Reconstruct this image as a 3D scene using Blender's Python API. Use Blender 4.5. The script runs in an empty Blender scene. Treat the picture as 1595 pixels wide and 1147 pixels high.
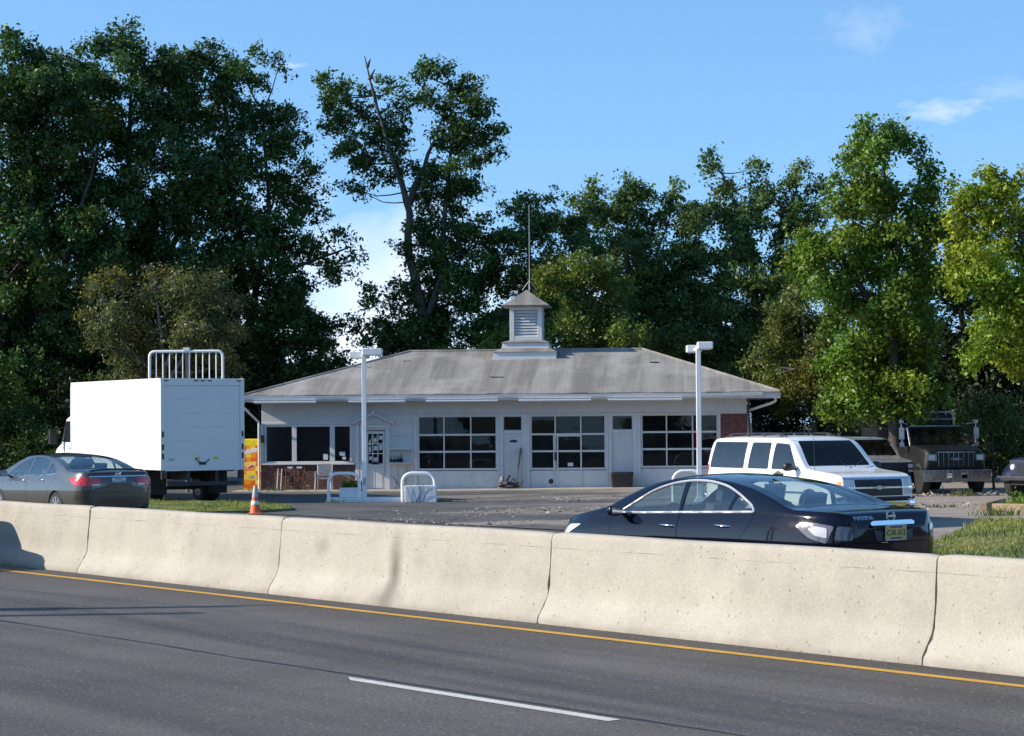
import bpy, bmesh, math, random
import numpy as np
from mathutils import Vector, Matrix
from mathutils.bvhtree import BVHTree

R = math.radians
random.seed(7)
sc = bpy.context.scene
COL = sc.collection

# ------------------------------------------------------------------ camera geometry (metres; camera looks along +Y)
IW, IH, FPX, CAMH, ROLL = 1595.0, 1147.0, 3450.0, 2.43, -0.007
PITCH = math.atan(81.5 / FPX)
_cp, _sp, _c, _s = math.cos(PITCH), math.sin(PITCH), math.cos(ROLL), math.sin(ROLL)
CF = Vector((0, _cp, _sp))
_u0 = Vector((0, -_sp, _cp))
CR = Vector((1, 0, 0)) * _c + _u0 * _s
CU = _u0 * _c - Vector((1, 0, 0)) * _s

def at(px, py, Y):
    """surveyed position: the point that stands at depth Y on the sight line of photo pixel (px, py)"""
    d = CF + CR * ((px - IW / 2) / FPX) - CU * ((py - IH / 2) / FPX)
    return Vector((0, 0, CAMH)) + d * (Y / d.y)

# road frame: t along the highway, n across it (away from the camera)
RA = R(52.2)
DV = Vector((math.cos(RA), -math.sin(RA), 0))
NV = Vector((math.sin(RA), math.cos(RA), 0))
def road(t, n, z=0.0):
    return DV * t + NV * n + Vector((0, 0, z))
def smooth(a, b, x):
    t = min(1, max(0, (x - a) / (b - a)))
    return t * t * (3 - 2 * t)
def zlot(x, y):
    n = x * NV.x + y * NV.y
    return 0.014 * min(15, max(0, x + 2)) * smooth(29.5, 34, n)

# ------------------------------------------------------------------ object helpers
def thing(name, label, cat, loc=(0, 0, 0), rotz=0.0, group=None):
    o = bpy.data.objects.new(name, None)
    COL.objects.link(o)
    o.location = loc
    o.rotation_euler = (0, 0, rotz)
    o.empty_display_size = 0.2
    return tag(o, label, cat, group)

def tag(o, label=None, cat=None, group=None, kind=None):
    for k, v in (('label', label), ('category', cat), ('group', group), ('kind', kind)):
        if v: o[k] = v
    return o

def copy_tree(o, parent=None):
    c = o.copy()
    COL.objects.link(c)
    c.parent = parent
    for ch in list(o.children):
        copy_tree(ch, c)
    return c

def sharpen(me, ang=32):
    bm = bmesh.new(); bm.from_mesh(me)
    lim = R(ang)
    for f in bm.faces: f.smooth = True
    for e in bm.edges:
        e.smooth = len(e.link_faces) == 2 and e.calc_face_angle(0) < lim
    bm.to_mesh(me); bm.free()

class MB:
    """collects shapes for ONE mesh object"""
    def __init__(s): s.v = []; s.f = []; s.m = []; s.cur = 0
    def add(s, vs, fs):
        b = len(s.v); s.v += [tuple(p) for p in vs]
        for f in fs:
            s.f.append([b + i for i in f]); s.m.append(s.cur)
        return s
    def box(s, lo, hi, M=None):
        (a, b, c), (d, e, f) = lo, hi
        P = [Vector(p) for p in ((a, b, c), (d, b, c), (d, e, c), (a, e, c), (a, b, f), (d, b, f), (d, e, f), (a, e, f))]
        if M is not None: P = [M @ p for p in P]
        return s.add(P, [(0, 3, 2, 1), (4, 5, 6, 7), (0, 1, 5, 4), (1, 2, 6, 5), (2, 3, 7, 6), (3, 0, 4, 7)])
    def cbox(s, c, d, M=None):
        return s.box((c[0] - d[0] / 2, c[1] - d[1] / 2, c[2] - d[2] / 2), (c[0] + d[0] / 2, c[1] + d[1] / 2, c[2] + d[2] / 2), M)
    def bar(s, p, q, w, h, up=(0, 0, 1)):
        p, q = Vector(p), Vector(q); d = (q - p).normalized(); u = Vector(up)
        if abs(d.dot(u)) > .97: u = Vector((1, 0, 0))
        sd = d.cross(u).normalized() * (w / 2); uu = sd.cross(d).normalized() * (h / 2)
        P = [x + a * sd + b * uu for x in (p, q) for a, b in ((-1, -1), (1, -1), (1, 1), (-1, 1))]
        return s.add(P, [(0, 1, 2, 3), (7, 6, 5, 4), (0, 4, 5, 1), (1, 5, 6, 2), (2, 6, 7, 3), (3, 7, 4, 0)])
    def tube(s, path, r, n=8, cap=True):
        path = [Vector(p) for p in path]
        rs = r if isinstance(r, (list, tuple)) else [r] * len(path)
        rows = []; last = None
        for i, p in enumerate(path):
            d = (path[min(i + 1, len(path) - 1)] - path[max(i - 1, 0)]).normalized()
            if last is None:
                u = d.orthogonal().normalized()
            else:
                u = (last - d * last.dot(d)).normalized()
            last = u; w = d.cross(u)
            rows.append([p + (u * math.cos(2 * math.pi * k / n) + w * math.sin(2 * math.pi * k / n)) * rs[i] for k in range(n)])
        return s.rings(rows, cap)
    def rings(s, rows, cap=True, close=True):
        n = len(rows[0]); V = [p for r in rows for p in r]; F = []
        for i in range(len(rows) - 1):
            for k in range(n if close else n - 1):
                k2 = (k + 1) % n
                F.append((i * n + k, i * n + k2, (i + 1) * n + k2, (i + 1) * n + k))
        if cap and close:
            F.append(tuple(range(n))[::-1]); F.append(tuple((len(rows) - 1) * n + k for k in range(n)))
        return s.add(V, F)
    def lathe(s, prof, c, axis='y', n=28):
        """prof: (radius, along axis) list"""
        c = Vector(c); rows = []
        for r, h in prof:
            ring = []
            for k in range(n):
                a = 2 * math.pi * k / n; ca, sa = r * math.cos(a), r * math.sin(a)
                ring.append(c + (Vector((sa, h, ca)) if axis == 'y' else Vector((ca, sa, h)) if axis == 'z' else Vector((h, ca, sa))))
            rows.append(ring)
        return s.rings(rows, True)
    def prism(s, poly, a, b, axis='y'):
        """extrude a 2D polygon: axis y -> (x,z); axis x -> (y,z); axis z -> (x,y)"""
        def P(p, h): return (p[0], h, p[1]) if axis == 'y' else (h, p[0], p[1]) if axis == 'x' else (p[0], p[1], h)
        n = len(poly)
        V = [P(p, a) for p in poly] + [P(p, b) for p in poly]
        F = [tuple(range(n)), tuple(range(2 * n - 1, n - 1, -1))] + [(i, n + i, n + (i + 1) % n, (i + 1) % n) for i in range(n)]
        return s.add(V, F)
    def build(s, name, mat, parent=None, bevel=0, smooth_ang=None, segs=2, loc=None, fix=True):
        me = bpy.data.meshes.new(name)
        me.from_pydata(s.v, [], s.f)
        mats = mat if isinstance(mat, (list, tuple)) else [mat]
        for m in mats: me.materials.append(m)
        if len(mats) > 1: me.polygons.foreach_set('material_index', s.m)
        if fix:
            bm = bmesh.new(); bm.from_mesh(me)
            bmesh.ops.recalc_face_normals(bm, faces=bm.faces); bm.to_mesh(me); bm.free()
        if smooth_ang: sharpen(me, smooth_ang)
        o = bpy.data.objects.new(name, me); COL.objects.link(o)
        if parent is not None: o.parent = parent
        if loc is not None: o.location = loc
        if bevel:
            b = o.modifiers.new('Bevel', 'BEVEL'); b.width = bevel; b.segments = segs
            b.limit_method = 'ANGLE'; b.angle_limit = R(40)
            if not smooth_ang:
                for p in me.polygons: p.use_smooth = False
        return o

def rpoly(pts, r=0.03, k=4):
    """round the corners of a 2D polygon"""
    out = []; n = len(pts)
    for i in range(n):
        a, b, c = (Vector(pts[(i + j) % n][:2]) for j in (-1, 0, 1))
        rr = pts[i][2] if len(pts[i]) > 2 else r
        d1, d2 = (a - b), (c - b)
        q = min(rr, d1.length * .45, d2.length * .45)
        if q < 1e-4: out.append(tuple(b)); continue
        p1, p2 = b + d1.normalized() * q, b + d2.normalized() * q
        for j in range(k + 1):
            t = j / k
            out.append(tuple(p1 * (1 - t) ** 2 + b * 2 * t * (1 - t) + p2 * t * t))
    return out

def text_mesh(body, size):
    cu = bpy.data.curves.new('lettering', 'FONT'); cu.body = body; cu.size = size
    cu.align_x = 'CENTER'; cu.align_y = 'CENTER'; cu.extrude = 0.002
    o = bpy.data.objects.new('lettering', cu); COL.objects.link(o)
    dg = bpy.context.evaluated_depsgraph_get()
    me = bpy.data.meshes.new_from_object(o.evaluated_get(dg))
    bpy.data.objects.remove(o)
    return me

def text(name, body, size, M, mat, parent, sx=1.0):
    """letters lying in the plane of M (local x right, y up, z out)"""
    me = text_mesh(body, size)
    me.transform(M @ Matrix.Diagonal((sx, 1, 1, 1)))
    me.materials.clear(); me.materials.append(mat)
    o = bpy.data.objects.new(name, me); COL.objects.link(o); o.parent = parent
    return o

def pchip(xs, ys):
    n = len(xs); h = [xs[i + 1] - xs[i] for i in range(n - 1)]
    d = [(ys[i + 1] - ys[i]) / h[i] for i in range(n - 1)]; m = [0] * n
    m[0], m[-1] = d[0], d[-1]
    for i in range(1, n - 1):
        if d[i - 1] * d[i] > 0:
            w1, w2 = 2 * h[i] + h[i - 1], h[i] + 2 * h[i - 1]
            m[i] = (w1 + w2) / (w1 / d[i - 1] + w2 / d[i])
    def f(x):
        if x <= xs[0]: return ys[0]
        if x >= xs[-1]: return ys[-1]
        i = max(j for j in range(n - 1) if xs[j] <= x)
        t = (x - xs[i]) / h[i]
        return (ys[i] * (1 + 2 * t) * (1 - t) ** 2 + h[i] * m[i] * t * (1 - t) ** 2 + ys[i + 1] * t * t * (3 - 2 * t) + h[i] * m[i + 1] * t * t * (t - 1))
    return f

# ------------------------------------------------------------------ materials
class NT:
    def __init__(s, mat):
        s.t = mat.node_tree; s.n = s.t.nodes; s.l = s.t.links
    def new(s, typ, **kw):
        n = s.n.new(typ)
        for k, v in kw.items():
            if k[0] == '_':
                i = int(k[1:]) if k[1:].isdigit() else k[1:].replace('_', ' ')
                n.inputs[i].default_value = v
            else: setattr(n, k, v)
        return n
    def link(s, a, b): s.l.new(a, b)
    def ramp(s, src, stops):
        r = s.n.new('ShaderNodeValToRGB'); s.link(src, r.inputs[0])
        e = r.color_ramp.elements
        while len(e) < len(stops): e.new(0.5)
        for i, (p, c) in enumerate(stops):
            e[i].position = p; e[i].color = (c, c, c, 1) if not isinstance(c, (tuple, list)) else (*c[:3], 1)
        return r.outputs[0]
    def mix(s, fac, a, b, mode='MIX'):
        m = s.n.new('ShaderNodeMix'); m.data_type = 'RGBA'; m.blend_type = mode
        for v, i in ((fac, 0), (a, 6), (b, 7)):
            if hasattr(v, 'is_linked'): s.link(v, m.inputs[i])
            elif i == 0: m.inputs[0].default_value = v
            else: m.inputs[i].default_value = (*v[:3], 1)
        return m.outputs[2]
    def math(s, op, a, b=0.0, c=None):
        m = s.n.new('ShaderNodeMath'); m.operation = op
        for i, v in enumerate((a, b) if c is None else (a, b, c)):
            if hasattr(v, 'is_linked'): s.link(v, m.inputs[i])
            else: m.inputs[i].default_value = v
        return m.outputs[0]
    def noise(s, vec, scale, detail=4, rough=.55, dist=0):
        n = s.new('ShaderNodeTexNoise'); n.inputs['Scale'].default_value = scale
        n.inputs['Detail'].default_value = detail; n.inputs['Roughness'].default_value = rough
        n.inputs['Distortion'].default_value = dist
        if vec is not None: s.link(vec, n.inputs['Vector'])
        return n.outputs[0]
    def mapping(s, vec, scale=(1, 1, 1), rot=(0, 0, 0), loc=(0, 0, 0)):
        m = s.new('ShaderNodeMapping'); s.link(vec, m.inputs[0])
        m.inputs['Location'].default_value = loc; m.inputs['Rotation'].default_value = rot; m.inputs['Scale'].default_value = scale
        return m.outputs[0]
    def bump(s, h, strength, dist=.01):
        b = s.new('ShaderNodeBump'); b.inputs['Strength'].default_value = strength; b.inputs['Distance'].default_value = dist
        s.link(h, b.inputs['Height']); return b.outputs[0]

def base_mat(name):
    m = bpy.data.materials.new(name); m.use_nodes = True
    nt = NT(m); p = nt.n['Principled BSDF']
    return m, nt, p

def pm(name, col, rough=.5, metal=0, var=.12, scale=3, bump=0, bscale=60, spec=.5, coat=0, dirt=0, dirtcol=(.08, .065, .05), rvar=.08):
    """paint / plastic / metal with uneven tone, grime and surface texture"""
    m, nt, p = base_mat(name)
    tc = nt.new('ShaderNodeTexCoord').outputs['Object']
    n1 = nt.noise(tc, scale, 6, .6)
    k = nt.ramp(n1, [(.3, 1 - var), (.7, 1 + var)])
    c = nt.mix(1.0, col, k, 'MULTIPLY')
    if dirt:
        n2 = nt.noise(nt.mapping(tc, (1, 1, .35)), scale * 2.3, 8, .65)
        c = nt.mix(nt.ramp(n2, [(.45, 0), (.8, dirt)]), c, dirtcol)
    nt.link(c, p.inputs['Base Color'])
    nt.link(nt.ramp(nt.noise(tc, scale * 4, 4), [(.3, max(0, rough - rvar)), (.7, min(1, rough + rvar))]), p.inputs['Roughness'])
    p.inputs['Metallic'].default_value = metal
    p.inputs['Specular IOR Level'].default_value = spec
    if coat:
        p.inputs['Coat Weight'].default_value = coat; p.inputs['Coat Roughness'].default_value = .03
    if bump:
        nb = nt.bump(nt.noise(tc, bscale, 5 if bscale > 4 else 1), bump, .01); nt.link(nb, p.inputs['Normal'])
        if coat: nt.link(nb, p.inputs['Coat Normal'])
    return m

def glass_mat(name, tint=(.5, .58, .56), refl=1.0, dirt=1.0):
    """thin pane: tinted see-through plus mirror reflection by Fresnel"""
    m = bpy.data.materials.new(name); m.use_nodes = True
    nt = NT(m); nt.n.remove(nt.n['Principled BSDF']); out = nt.n['Material Output']
    tr = nt.new('ShaderNodeBsdfTransparent'); tr.inputs[0].default_value = (*tint, 1)
    gl = nt.new('ShaderNodeBsdfGlossy'); gl.inputs['Roughness'].default_value = .015
    fr = nt.new('ShaderNodeFresnel'); bf = nt.new('ShaderNodeNewGeometry').outputs['Backfacing']
    nt.link(nt.math('SUBTRACT', 1.5, nt.math('MULTIPLY', bf, 1.5 - 1 / 1.5)), fr.inputs[0])      # same air-to-glass Fresnel on both faces
    tc = nt.new('ShaderNodeTexCoord').outputs['Object']
    nt.link(nt.bump(nt.noise(tc, 2.2, 2), .05, .02), gl.inputs['Normal'])
    f = nt.math('MULTIPLY', fr.outputs[0], refl)
    f = nt.math('MINIMUM', nt.math('ADD', f, 0.03 * refl), 1.0)
    mx = nt.new('ShaderNodeMixShader'); nt.link(f, mx.inputs[0]); nt.link(tr.outputs[0], mx.inputs[1]); nt.link(gl.outputs[0], mx.inputs[2])
    df = nt.new('ShaderNodeBsdfDiffuse'); df.inputs[0].default_value = (.3, .29, .27, 1)
    d = nt.ramp(nt.noise(tc, 4, 6, .7), [(.4, .01 * dirt), (.8, .06 * dirt)])
    m2 = nt.new('ShaderNodeMixShader'); nt.link(d, m2.inputs[0]); nt.link(mx.outputs[0], m2.inputs[1]); nt.link(df.outputs[0], m2.inputs[2])
    nt.link(m2.outputs[0], out.inputs[0])
    return m

def leaf_mat(name, col, col2, trans=.35):
    m, nt, p = base_mat(name)
    g = nt.new('ShaderNodeNewGeometry')
    r = g.outputs['Random Per Island']
    c = nt.mix(r, col, col2)
    tc = nt.new('ShaderNodeTexCoord').outputs['Object']
    k = nt.ramp(nt.noise(tc, .9, 4), [(.35, .66), (.65, 1.32)])
    c = nt.mix(1.0, c, k, 'MULTIPLY')
    hv = nt.ramp(nt.noise(tc, .33, 3), [(.36, (1.16, 1.02, .75)), (.64, (.74, .95, 1.15))])          # whole boughs lean to yellow or to blue green
    c = nt.mix(1.0, c, hv, 'MULTIPLY')
    nt.link(c, p.inputs['Base Color'])
    p.inputs['Roughness'].default_value = .5; p.inputs['Specular IOR Level'].default_value = .35
    tl = nt.new('ShaderNodeBsdfTranslucent')
    nt.link(nt.mix(1.0, c, (1.3, 1.5, .6), 'MULTIPLY'), tl.inputs[0])
    mx = nt.new('ShaderNodeMixShader'); mx.inputs[0].default_value = trans
    nt.link(p.outputs[0], mx.inputs[1]); nt.link(tl.outputs[0], mx.inputs[2])
    nt.link(mx.outputs[0], nt.n['Material Output'].inputs[0])
    return m

M = {}
M['white_paint'] = pm('white_paint', (.61, .60, .59), .55, var=.05, scale=1.2, dirt=.28, dirtcol=(.3, .28, .24), bump=.08)
M['white_trim'] = pm('white_trim', (.64, .635, .625), .45, var=.04, dirt=.22, dirtcol=(.3, .28, .25))
M['white_metal'] = pm('white_metal', (.78, .78, .78), .4, var=.05, dirt=.2, dirtcol=(.35, .3, .24))
M['truck_white'] = pm('truck_white', (.72, .72, .72), .35, var=.03, scale=.8, dirt=.06, dirtcol=(.45, .42, .38), spec=.5)
M['suv_white'] = pm('suv_white', (.8, .8, .79), .25, var=.02, coat=.6, dirt=.04, dirtcol=(.5, .45, .4))
M['black_paint'] = pm('black_paint', (.002, .0022, .008), .1, var=.1, coat=.55, spec=.15, rvar=.02, bump=.5, bscale=1.3)
M['grey_paint'] = pm('grey_paint', (.062, .056, .046), .3, metal=.4, var=.05, coat=1.0, rvar=.03, bump=.2, bscale=1.1)
M['silver_paint'] = pm('silver_paint', (.5, .5, .5), .33, metal=.6, var=.05, coat=.7)
M['navy_paint'] = pm('navy_paint', (.012, .014, .035), .3, var=.1, coat=.8)
M['old_black'] = pm('old_black', (.006, .006, .006), .5, var=.3, spec=.25, coat=.08, dirt=.25, dirtcol=(.03, .028, .025))
M['satin_trim'] = pm('satin_trim', (.62, .63, .65), .28, metal=.35, var=.05)
M['chrome'] = pm('chrome', (.75, .76, .78), .12, metal=1, var=.05, rvar=.05)
M['worn_chrome'] = pm('worn_chrome', (.42, .42, .42), .25, metal=1, var=.2, dirt=.5, dirtcol=(.25, .23, .2))
M['rubber'] = pm('rubber', (.018, .018, .019), .8, var=.2, bump=.2)
M['dark'] = pm('dark', (.008, .008, .009), .7, var=.2)
M['black_plastic'] = pm('black_plastic', (.014, .014, .016), .45, var=.2)
M['alloy'] = pm('alloy', (.5, .51, .53), .3, metal=.8, var=.08)
M['seat'] = pm('seat', (.42, .39, .34), .75, var=.15)
M['seat_dark'] = pm('seat_dark', (.028, .028, .03), .75, var=.15)
M['car_glass'] = glass_mat('car_glass', (.90, .95, .93), 1.1, dirt=.3)
M['dark_glass'] = glass_mat('dark_glass', (.13, .15, .17), 1.5)
M['side_glass'] = glass_mat('side_glass', (.08, .10, .15), 1.2)
M['screen_glass'] = glass_mat('screen_glass', (.12, .13, .14), .7)
M['shop_glass'] = glass_mat('shop_glass', (.3, .33, .36), .5, dirt=.6)
M['red_lens'] = pm('red_lens', (.55, .012, .015), .15, var=.1, coat=1)
M['clear_lens'] = pm('clear_lens', (.55, .53, .55), .12, var=.2, coat=1)
M['amber_lens'] = pm('amber_lens', (.75, .28, .03), .15, coat=1)
M['plate_white'] = pm('plate_white', (.62, .64, .66), .5, var=.08)
M['plate_tan'] = pm('plate_tan', (.62, .43, .12), .5, var=.12)
M['ink'] = pm('ink', (.02, .02, .025), .6)
M['ink_blue'] = pm('ink_blue', (.03, .05, .2), .6)
M['bark'] = pm('bark', (.075, .062, .05), .9, var=.35, scale=4, bump=.8, bscale=14)
M['bark_pale'] = pm('bark_pale', (.15, .13, .105), .9, var=.3, scale=4, bump=.7, bscale=14)
M['wood'] = pm('wood', (.28, .2, .12), .8, var=.3, scale=5, bump=.4)
M['wood_grey'] = pm('wood_grey', (.2, .17, .14), .85, var=.3, scale=5, bump=.4)
M['rust'] = pm('rust', (.12, .06, .035), .85, var=.4, scale=6, bump=.4)
M['dark_metal'] = pm('dark_metal', (.04, .04, .045), .5, metal=.5, var=.3)
M['galv'] = pm('galv', (.42, .42, .43), .45, metal=.6, var=.15, dirt=.3)
# ------------------------------------------------------------------ ground materials
def asphalt(name, base, streak_dir=0.0, tint=(1, 1, 1), agg=.35, tracks=True):
    m, nt, p = base_mat(name)
    tc = nt.new('ShaderNodeTexCoord').outputs['Object']
    rot = nt.mapping(tc, (1, 1, 1), (0, 0, streak_dir))
    k = nt.ramp(nt.noise(tc, .35, 5, .6), [(.3, .82), (.7, 1.18)])
    c = nt.mix(1.0, tuple(base * t for t in tint), k, 'MULTIPLY')
    st = nt.noise(nt.mapping(rot, (.03, 1.1, 1)), 1.0, 4, .5)            # wheel-track bands along the road
    c = nt.mix(1.0, c, nt.ramp(st, [(.35, .80), (.62, 1.15)]), 'MULTIPLY')
    sn = nt.new('ShaderNodeSeparateXYZ'); nt.link(rot, sn.inputs[0])
    nn = nt.math('ADD', sn.outputs[1], nt.math('MULTIPLY', nt.noise(nt.mapping(rot, (.12, .4, 1)), 1.0, 3), .5))
    for n0, w_, k_ in ((9.0, .32, .30), (12.95, .5, .20), (15.0, .6, .16), (6.6, .5, .15), (16.6, .5, .3)):      # worn wheel tracks, old sealed joint, grit by the barrier
        f = nt.math('MULTIPLY', nt.math('POWER', 2.718, nt.math('MULTIPLY', nt.math('POWER', nt.math('DIVIDE', nt.math('SUBTRACT', nn, n0 + .25), w_), 2), -1)), k_)
        c = nt.mix(f, c, (base * .35, base * .33, base * .3))
    ol = nt.noise(tc, .9, 5, .6); c = nt.mix(nt.ramp(ol, [(.66, 0), (.78, .35)]), c, (base * .45, base * .43, base * .42))
    sp = nt.noise(tc, 30, 6, .85)
    c = nt.mix(1.0, c, nt.ramp(sp, [(.3, 1 - agg), (.5, 1.0), (.72, 1 + agg * 2.4)]), 'MULTIPLY')
    for sc_, th, k_, br_ in ((13, .18, .6, 2.6), (11, .19, .65, .3), (26, .25, .5, 2.0)):          # pale and dark stones in the surface
        v = nt.new('ShaderNodeTexVoronoi'); v.inputs['Scale'].default_value = sc_; nt.link(nt.mapping(tc, (1, 1, 1), (0, 0, 0), (sc_ * 3.1, 0, 0)), v.inputs['Vector'])
        rnd = nt.new('ShaderNodeSeparateColor'); nt.link(v.outputs['Color'], rnd.inputs[0])
        hit = nt.math('LESS_THAN', v.outputs['Distance'], nt.math('MULTIPLY', nt.math('POWER', rnd.outputs[1], 1.6), th * 1.5))
        c = nt.mix(nt.math('MULTIPLY', hit, k_), c, tuple(base * br_ * t for t in tint))
    nt.link(c, p.inputs['Base Color'])
    p.inputs['Roughness'].default_value = .82; p.inputs['Specular IOR Level'].default_value = .3
    nt.link(nt.bump(nt.noise(tc, 70, 4, .7), .5, .008), p.inputs['Normal'])
    return m

def lot_mat():
    m, nt, p = base_mat('lot_asphalt')
    tc = nt.new('ShaderNodeTexCoord').outputs['Object']
    c = nt.mix(nt.ramp(nt.noise(tc, .5, 6, .65), [(.35, 0), (.65, 1)]), (.052, .049, .047), (.10, .093, .086))
    # dusty gravel patches, more of them to the right of the pump islands
    sx = nt.new('ShaderNodeSeparateXYZ'); nt.link(tc, sx.inputs[0])
    gx = nt.new('ShaderNodeMapRange'); nt.link(sx.outputs[0], gx.inputs[0]); gx.inputs[1].default_value = -7; gx.inputs[2].default_value = 13
    gx.inputs[3].default_value = -.12; gx.inputs[4].default_value = .36
    n = nt.math('ADD', nt.noise(nt.mapping(tc, (.16, .3, 1)), 1.0, 8, .68, .6), gx.outputs[0])
    c = nt.mix(nt.ramp(n, [(.54, 0), (.70, .75)]), c, (.36, .295, .24))
    c = nt.mix(nt.ramp(nt.noise(tc, 2.2, 8, .75), [(.56, 0), (.66, .7)]), c, (.24, .22, .19))
    c = nt.mix(1.0, c, nt.ramp(nt.noise(tc, 18, 4, .75), [(.3, .7), (.7, 1.3)]), 'MULTIPLY')
    nt.link(c, p.inputs['Base Color']); p.inputs['Roughness'].default_value = .9
    nt.link(nt.bump(nt.noise(tc, 12, 8, .75), .5, .02), p.inputs['Normal'])
    return m

def soil_mat():
    m, nt, p = base_mat('soil')
    tc = nt.new('ShaderNodeTexCoord').outputs['Object']
    c = nt.mix(nt.ramp(nt.noise(tc, .8, 7, .7), [(.35, 0), (.65, 1)]), (.035, .04, .018), (.09, .085, .045))
    nt.link(c, p.inputs['Base Color']); p.inputs['Roughness'].default_value = .95
    nt.link(nt.bump(nt.noise(tc, 6, 8, .7), .8, .05), p.inputs['Normal'])
    return m

def concrete_mat(name, col, pits=True, stain=None):
    m, nt, p = base_mat(name)
    tc = nt.new('ShaderNodeTexCoord').outputs['Object']
    c = nt.mix(1.0, col, nt.ramp(nt.noise(tc, 1.1, 7, .65), [(.3, .86), (.7, 1.1)]), 'MULTIPLY')
    c = nt.mix(1.0, c, nt.ramp(nt.noise(nt.mapping(tc, (.8, 1, .5)), 1.6, 6, .6), [(.3, .95), (.65, 1.04)]), 'MULTIPLY')
    c = nt.mix(1.0, c, nt.ramp(nt.noise(tc, 40, 5, .75), [(.3, .82), (.7, 1.14)]), 'MULTIPLY')
    c = nt.mix(nt.ramp(nt.noise(nt.mapping(tc, (.35, 1, 2.2)), 2.0, 8, .7), [(.58, 0), (.75, .35)]), c, tuple(x * .55 for x in col))
    h = nt.noise(tc, 25, 6, .7)
    if pits:
        sz = nt.new('ShaderNodeSeparateXYZ'); nt.link(tc, sz.inputs[0])
        # grime thrown up from the road along the foot
        foot = nt.ramp(sz.outputs[2], [(.0, .5), (.10, .12), (.3, 0)])
        c = nt.mix(nt.math('MULTIPLY', foot, nt.ramp(nt.noise(tc, 5, 6, .7), [(.3, .3), (.7, 1)])), c, (.16, .13, .1))
        v = nt.new('ShaderNodeTexVoronoi'); v.inputs['Scale'].default_value = 17; nt.link(nt.mapping(tc, (1, 1, .8)), v.inputs['Vector'])
        rnd = nt.new('ShaderNodeSeparateColor'); nt.link(v.outputs['Color'], rnd.inputs[0])
        pit = nt.math('LESS_THAN', v.outputs['Distance'], nt.math('MULTIPLY', nt.math('POWER', rnd.outputs[0], 3), .24))
        c = nt.mix(nt.math('MULTIPLY', pit, .62), c, (.12, .1, .08))
        # the horizontal form line under the top
        z = nt.math('ADD', sz.outputs[2], nt.math('MULTIPLY', nt.noise(tc, 3, 4), .02))
        line = nt.math('MULTIPLY', nt.math('LESS_THAN', nt.math('ABSOLUTE', nt.math('SUBTRACT', z, .905)), .005), nt.ramp(nt.noise(tc, 2.5, 5, .7), [(.45, 0), (.6, .7)]))
        c = nt.mix(line, c, (.16, .13, .1))
        h = nt.math('SUBTRACT', h, nt.math('MULTIPLY', pit, .6))
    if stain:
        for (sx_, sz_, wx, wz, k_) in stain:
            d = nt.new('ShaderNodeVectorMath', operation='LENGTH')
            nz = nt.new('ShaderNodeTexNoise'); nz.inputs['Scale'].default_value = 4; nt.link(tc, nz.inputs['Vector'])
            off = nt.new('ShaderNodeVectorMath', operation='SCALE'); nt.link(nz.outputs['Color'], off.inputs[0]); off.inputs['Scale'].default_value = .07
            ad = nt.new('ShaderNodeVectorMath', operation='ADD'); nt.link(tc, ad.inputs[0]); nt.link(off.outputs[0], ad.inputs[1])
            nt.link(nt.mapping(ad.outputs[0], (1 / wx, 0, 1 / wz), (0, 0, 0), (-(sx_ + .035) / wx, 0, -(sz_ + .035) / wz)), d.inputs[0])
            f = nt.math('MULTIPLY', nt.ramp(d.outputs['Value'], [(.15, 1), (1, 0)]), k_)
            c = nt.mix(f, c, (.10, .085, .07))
    nt.link(c, p.inputs['Base Color']); p.inputs['Roughness'].default_value = .88; p.inputs['Specular IOR Level'].default_value = .25
    nt.link(nt.bump(h, .35, .012), p.inputs['Normal'])
    return m

def brick_mat(name, a, b, mortar, paint=None):
    m, nt, p = base_mat(name)
    tc = nt.new('ShaderNodeTexCoord').outputs['Object']
    s = nt.new('ShaderNodeSeparateXYZ'); nt.link(tc, s.inputs[0])
    cb = nt.new('ShaderNodeCombineXYZ'); nt.link(nt.math('ADD', s.outputs[0], s.outputs[1]), cb.inputs[0]); nt.link(s.outputs[2], cb.inputs[1])
    br = nt.new('ShaderNodeTexBrick'); nt.link(cb.outputs[0], br.inputs['Vector'])
    for k, v in (('Scale', 1), ('Mortar Size', .007), ('Brick Width', .215), ('Row Height', .072), ('Mortar Smooth', .2), ('Bias', 0)):
        br.inputs[k].default_value = v
    br.inputs['Color1'].default_value = (*a, 1); br.inputs['Color2'].default_value = (*b, 1); br.inputs['Mortar'].default_value = (*mortar, 1)
    c = nt.mix(1.0, br.outputs['Color'], nt.ramp(nt.noise(tc, 6, 6, .7), [(.3, .6), (.7, 1.35)]), 'MULTIPLY')
    c = nt.mix(nt.ramp(nt.noise(nt.mapping(tc, (1, 1, 3)), 2.3, 3, .6), [(.62, 0), (.66, .75)]), c, (.3, .28, .27))   # flaked white paint
    nt.link(c, p.inputs['Base Color']); p.inputs['Roughness'].default_value = .85
    nt.link(nt.bump(br.outputs['Fac'], -.6, .01), p.inputs['Normal'])
    return m

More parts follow.
